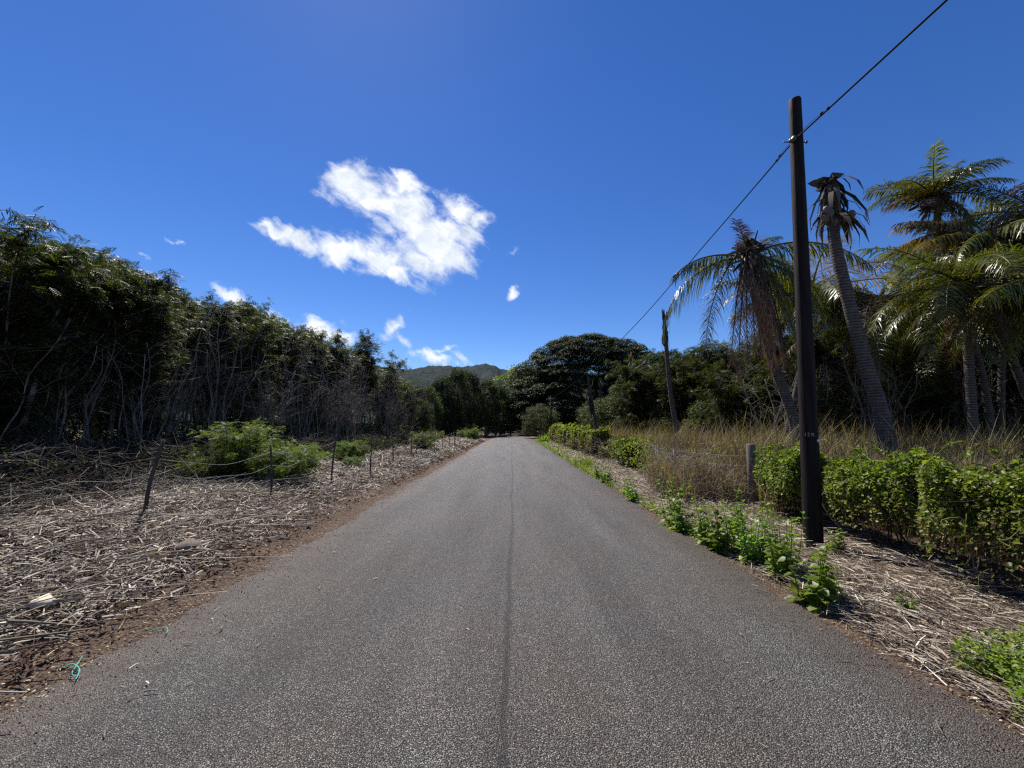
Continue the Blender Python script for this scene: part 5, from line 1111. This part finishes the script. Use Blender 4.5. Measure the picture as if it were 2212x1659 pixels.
mb, q = cord('', [(62, 668, 0), (72, 664, .01), (79, 667, .02), (77, 675, .0), (72, 672, .01), (78, 663, .03), (82, 657, .04)], 30)
mb_, q_ = cord('', [(74, 664, .01), (80, 669, .015), (76, 678, 0)]); mb.v += mb_.v; mb.q += [k_ + mb.n for k_ in mb_.q]; mb.mi += mb_.mi
tag(mb.build('plastic_cord', MT['cord'], loc=q[0]), 'frayed knot of turquoise cord on the dirt, lower left', 'cord', 'turquoise cord scraps')

# ------------------------------------------------------------------ sky with clouds
SUN_EL, SUN_AZ = R(56), R(-27)         # azimuth from +Y, negative = left
w = bpy.data.worlds.new('World'); scene.world = w; w.use_nodes = True; t = w.node_tree; t.nodes.clear()
sky = N(t, 'ShaderNodeTexSky', sky_type='NISHITA'); sky.sun_disc = False; sky.sun_elevation = SUN_EL; sky.sun_rotation = SUN_AZ
sky.altitude = 1200; sky.air_density = 1.0; sky.dust_density = .12; sky.ozone_density = 3.2
hs = N(t, 'ShaderNodeHueSaturation'); hs.inputs['Hue'].default_value = .513; hs.inputs['Saturation'].default_value = 1.28; hs.inputs['Value'].default_value = 1.0; t.links.new(sky.outputs[0], hs.inputs['Color'])
tc = N(t, 'ShaderNodeTexCoord'); sx = N(t, 'ShaderNodeSeparateXYZ'); t.links.new(tc.outputs['Generated'], sx.inputs[0])
yv = mth(t, 'MAXIMUM', sx.outputs[1], .05); cb_ = N(t, 'ShaderNodeCombineXYZ')
t.links.new(mth(t, 'DIVIDE', sx.outputs[0], yv), cb_.inputs[0]); t.links.new(mth(t, 'DIVIDE', sx.outputs[2], yv), cb_.inputs[1])
uv = cb_.outputs[0]
# warp the plane a little so that blob outlines fray
wn = N(t, 'ShaderNodeTexNoise'); wn.inputs['Scale'].default_value = 9; wn.inputs['Detail'].default_value = 5; wn.inputs['Roughness'].default_value = .6; t.links.new(uv, wn.inputs['Vector'])
wv = N(t, 'ShaderNodeVectorMath', operation='MULTIPLY_ADD'); t.links.new(wn.outputs['Color'], wv.inputs[0]); wv.inputs[1].default_value = (.11, .11, 0); wv.inputs[2].default_value = (-.055, -.055, 0)
ad = N(t, 'ShaderNodeVectorMath', operation='ADD'); t.links.new(uv, ad.inputs[0]); t.links.new(wv.outputs[0], ad.inputs[1]); uvw = ad.outputs[0]
def blob(x, y, rx, ry, ang, big=1.):      # given in the 2212 px wide view
    a, b = ray(x * .46293, y * .46293); k = .46293 / 400 * 1.07
    mp = N(t, 'ShaderNodeMapping', vector_type='TEXTURE'); mp.inputs['Location'].default_value = (a, b, 0); mp.inputs['Rotation'].default_value = (0, 0, R(ang)); mp.inputs['Scale'].default_value = (rx * k, ry * k, 1)
    t.links.new(uvw, mp.inputs[0]); ln = N(t, 'ShaderNodeVectorMath', operation='LENGTH'); t.links.new(mp.outputs[0], ln.inputs[0])
    return mth(t, 'MULTIPLY', mth(t, 'SUBTRACT', 1.0, ln.outputs[1]), big)
bl = [blob(790, 425, 112, 58, -35), blob(740, 385, 50, 24, -25), blob(860, 455, 110, 60, -35), blob(935, 510, 110, 86, -25), blob(960, 550, 78, 52, -10), blob(1000, 455, 62, 34, -25), blob(880, 400, 48, 28, -30), blob(1035, 475, 36, 20, 10), blob(905, 560, 60, 40, -30),
      blob(820, 560, 80, 44, -22), blob(740, 535, 84, 36, -17), blob(640, 515, 88, 24, -20), blob(590, 500, 42, 12, -30), blob(850, 590, 40, 24, -10),
      blob(1107, 629, 17, 11, 15, .75), blob(852, 700, 32, 17, 50, .55), blob(875, 727, 30, 12, -30, .5), blob(945, 775, 52, 18, -14, .75), blob(950, 757, 30, 8, 12, .5), blob(690, 712, 70, 28, -20, 1), blob(735, 730, 34, 20, -10, .9), blob(500, 640, 60, 18, -35, .8), blob(325, 608, 40, 13, -40, .8),
      blob(1105, 553, 14, 12, 60, .45), blob(380, 512, 16, 5, -45, .4), blob(620, 700, 60, 20, -20, .6), blob(318, 552, 12, 7, 0, .35)]
f = bl[0]
for b_ in bl[1:]:
    n_ = N(t, 'ShaderNodeMath', operation='SMOOTH_MAX'); n_.inputs[2].default_value = .12; t.links.new(f, n_.inputs[0]); t.links.new(b_, n_.inputs[1]); f = n_.outputs[0]
mp = N(t, 'ShaderNodeMapping', vector_type='TEXTURE'); mp.inputs['Rotation'].default_value = (0, 0, R(-38)); mp.inputs['Scale'].default_value = (1.7, .75, 1); t.links.new(uv, mp.inputs[0])
fine = noise(t, mp.outputs[0], 19, 9, .62, .4)
mid = noise(t, uv, 7.5, 6, .55, .3)
dn = mth(t, 'ADD', mth(t, 'MULTIPLY', f, 1.5), mth(t, 'ADD', mth(t, 'MULTIPLY', mth(t, 'SUBTRACT', fine, .5), 2.9), mth(t, 'MULTIPLY', mth(t, 'SUBTRACT', mid, .5), .45)))
mr = N(t, 'ShaderNodeMapRange', interpolation_type='SMOOTHSTEP'); mr.inputs['From Min'].default_value = -.16; mr.inputs['From Max'].default_value = 1.15; t.links.new(dn, mr.inputs[0])
vis = mth(t, 'GREATER_THAN', sx.outputs[1], .05)
dens = mth(t, 'MULTIPLY', mr.outputs[0], vis)
cc_ = ramp(t, mth(t, 'ADD', mth(t, 'MULTIPLY', mid, .8), mth(t, 'MULTIPLY', fine, .35)), [(.4, (1., 1.0, 1.0)), (.68, (.7, .74, .79))])
cn2 = noise(t, uvw, 15, 5, .6, .6)
cc_ = mixc(t, ramp(t, cn2, [(.42, (0, 0, 0)), (.7, (1, 1, 1))]), cc_, mixc(t, 1., cc_, (.68, .73, .8), 'MULTIPLY'))
ccs = N(t, 'ShaderNodeVectorMath', operation='SCALE'); t.links.new(cc_, ccs.inputs[0]); ccs.inputs[3].default_value = CLOUD = 10
mixn = N(t, 'ShaderNodeMix', data_type='RGBA'); t.links.new(mth(t, 'MULTIPLY', dens, .97), mixn.inputs[0]); t.links.new(hs.outputs[0], mixn.inputs[6]); t.links.new(ccs.outputs[0], mixn.inputs[7])
bg = N(t, 'ShaderNodeBackground'); bg.inputs['Strength'].default_value = .094; t.links.new(mixn.outputs[2], bg.inputs[0]); wo = N(t, 'ShaderNodeOutputWorld'); t.links.new(bg.outputs[0], wo.inputs[0])

sl_ = bpy.data.lights.new('sun', 'SUN'); sl_.energy = 5.0; sl_.angle = R(.53); sl_.color = (1, .95, .87)
so = bpy.data.objects.new('sun', sl_); COL.objects.link(so)
sd = Vector((math.sin(SUN_AZ) * math.cos(SUN_EL), math.cos(SUN_AZ) * math.cos(SUN_EL), math.sin(SUN_EL)))
so.rotation_euler = sd.to_track_quat('Z', 'Y').to_euler(); so.location = sd * 50

vs = scene.view_settings; vs.view_transform = 'Standard'; vs.look = 'None'; vs.exposure = .5; vs.gamma = 1; vs.use_curve_mapping = False
cy = scene.cycles; cy.max_bounces = 6; cy.diffuse_bounces = 2; cy.glossy_bounces = 2; cy.transmission_bounces = 3; cy.transparent_max_bounces = 4
cy.use_denoising = False; cy.pixel_filter_type = 'BLACKMAN_HARRIS'; cy.filter_width = 1.3; cy.denoiser = 'OPENIMAGEDENOISE'; cy.use_adaptive_sampling = True; cy.adaptive_threshold = .01
cy.sample_clamp_indirect = 6; cy.caustics_reflective = False; cy.caustics_refractive = False
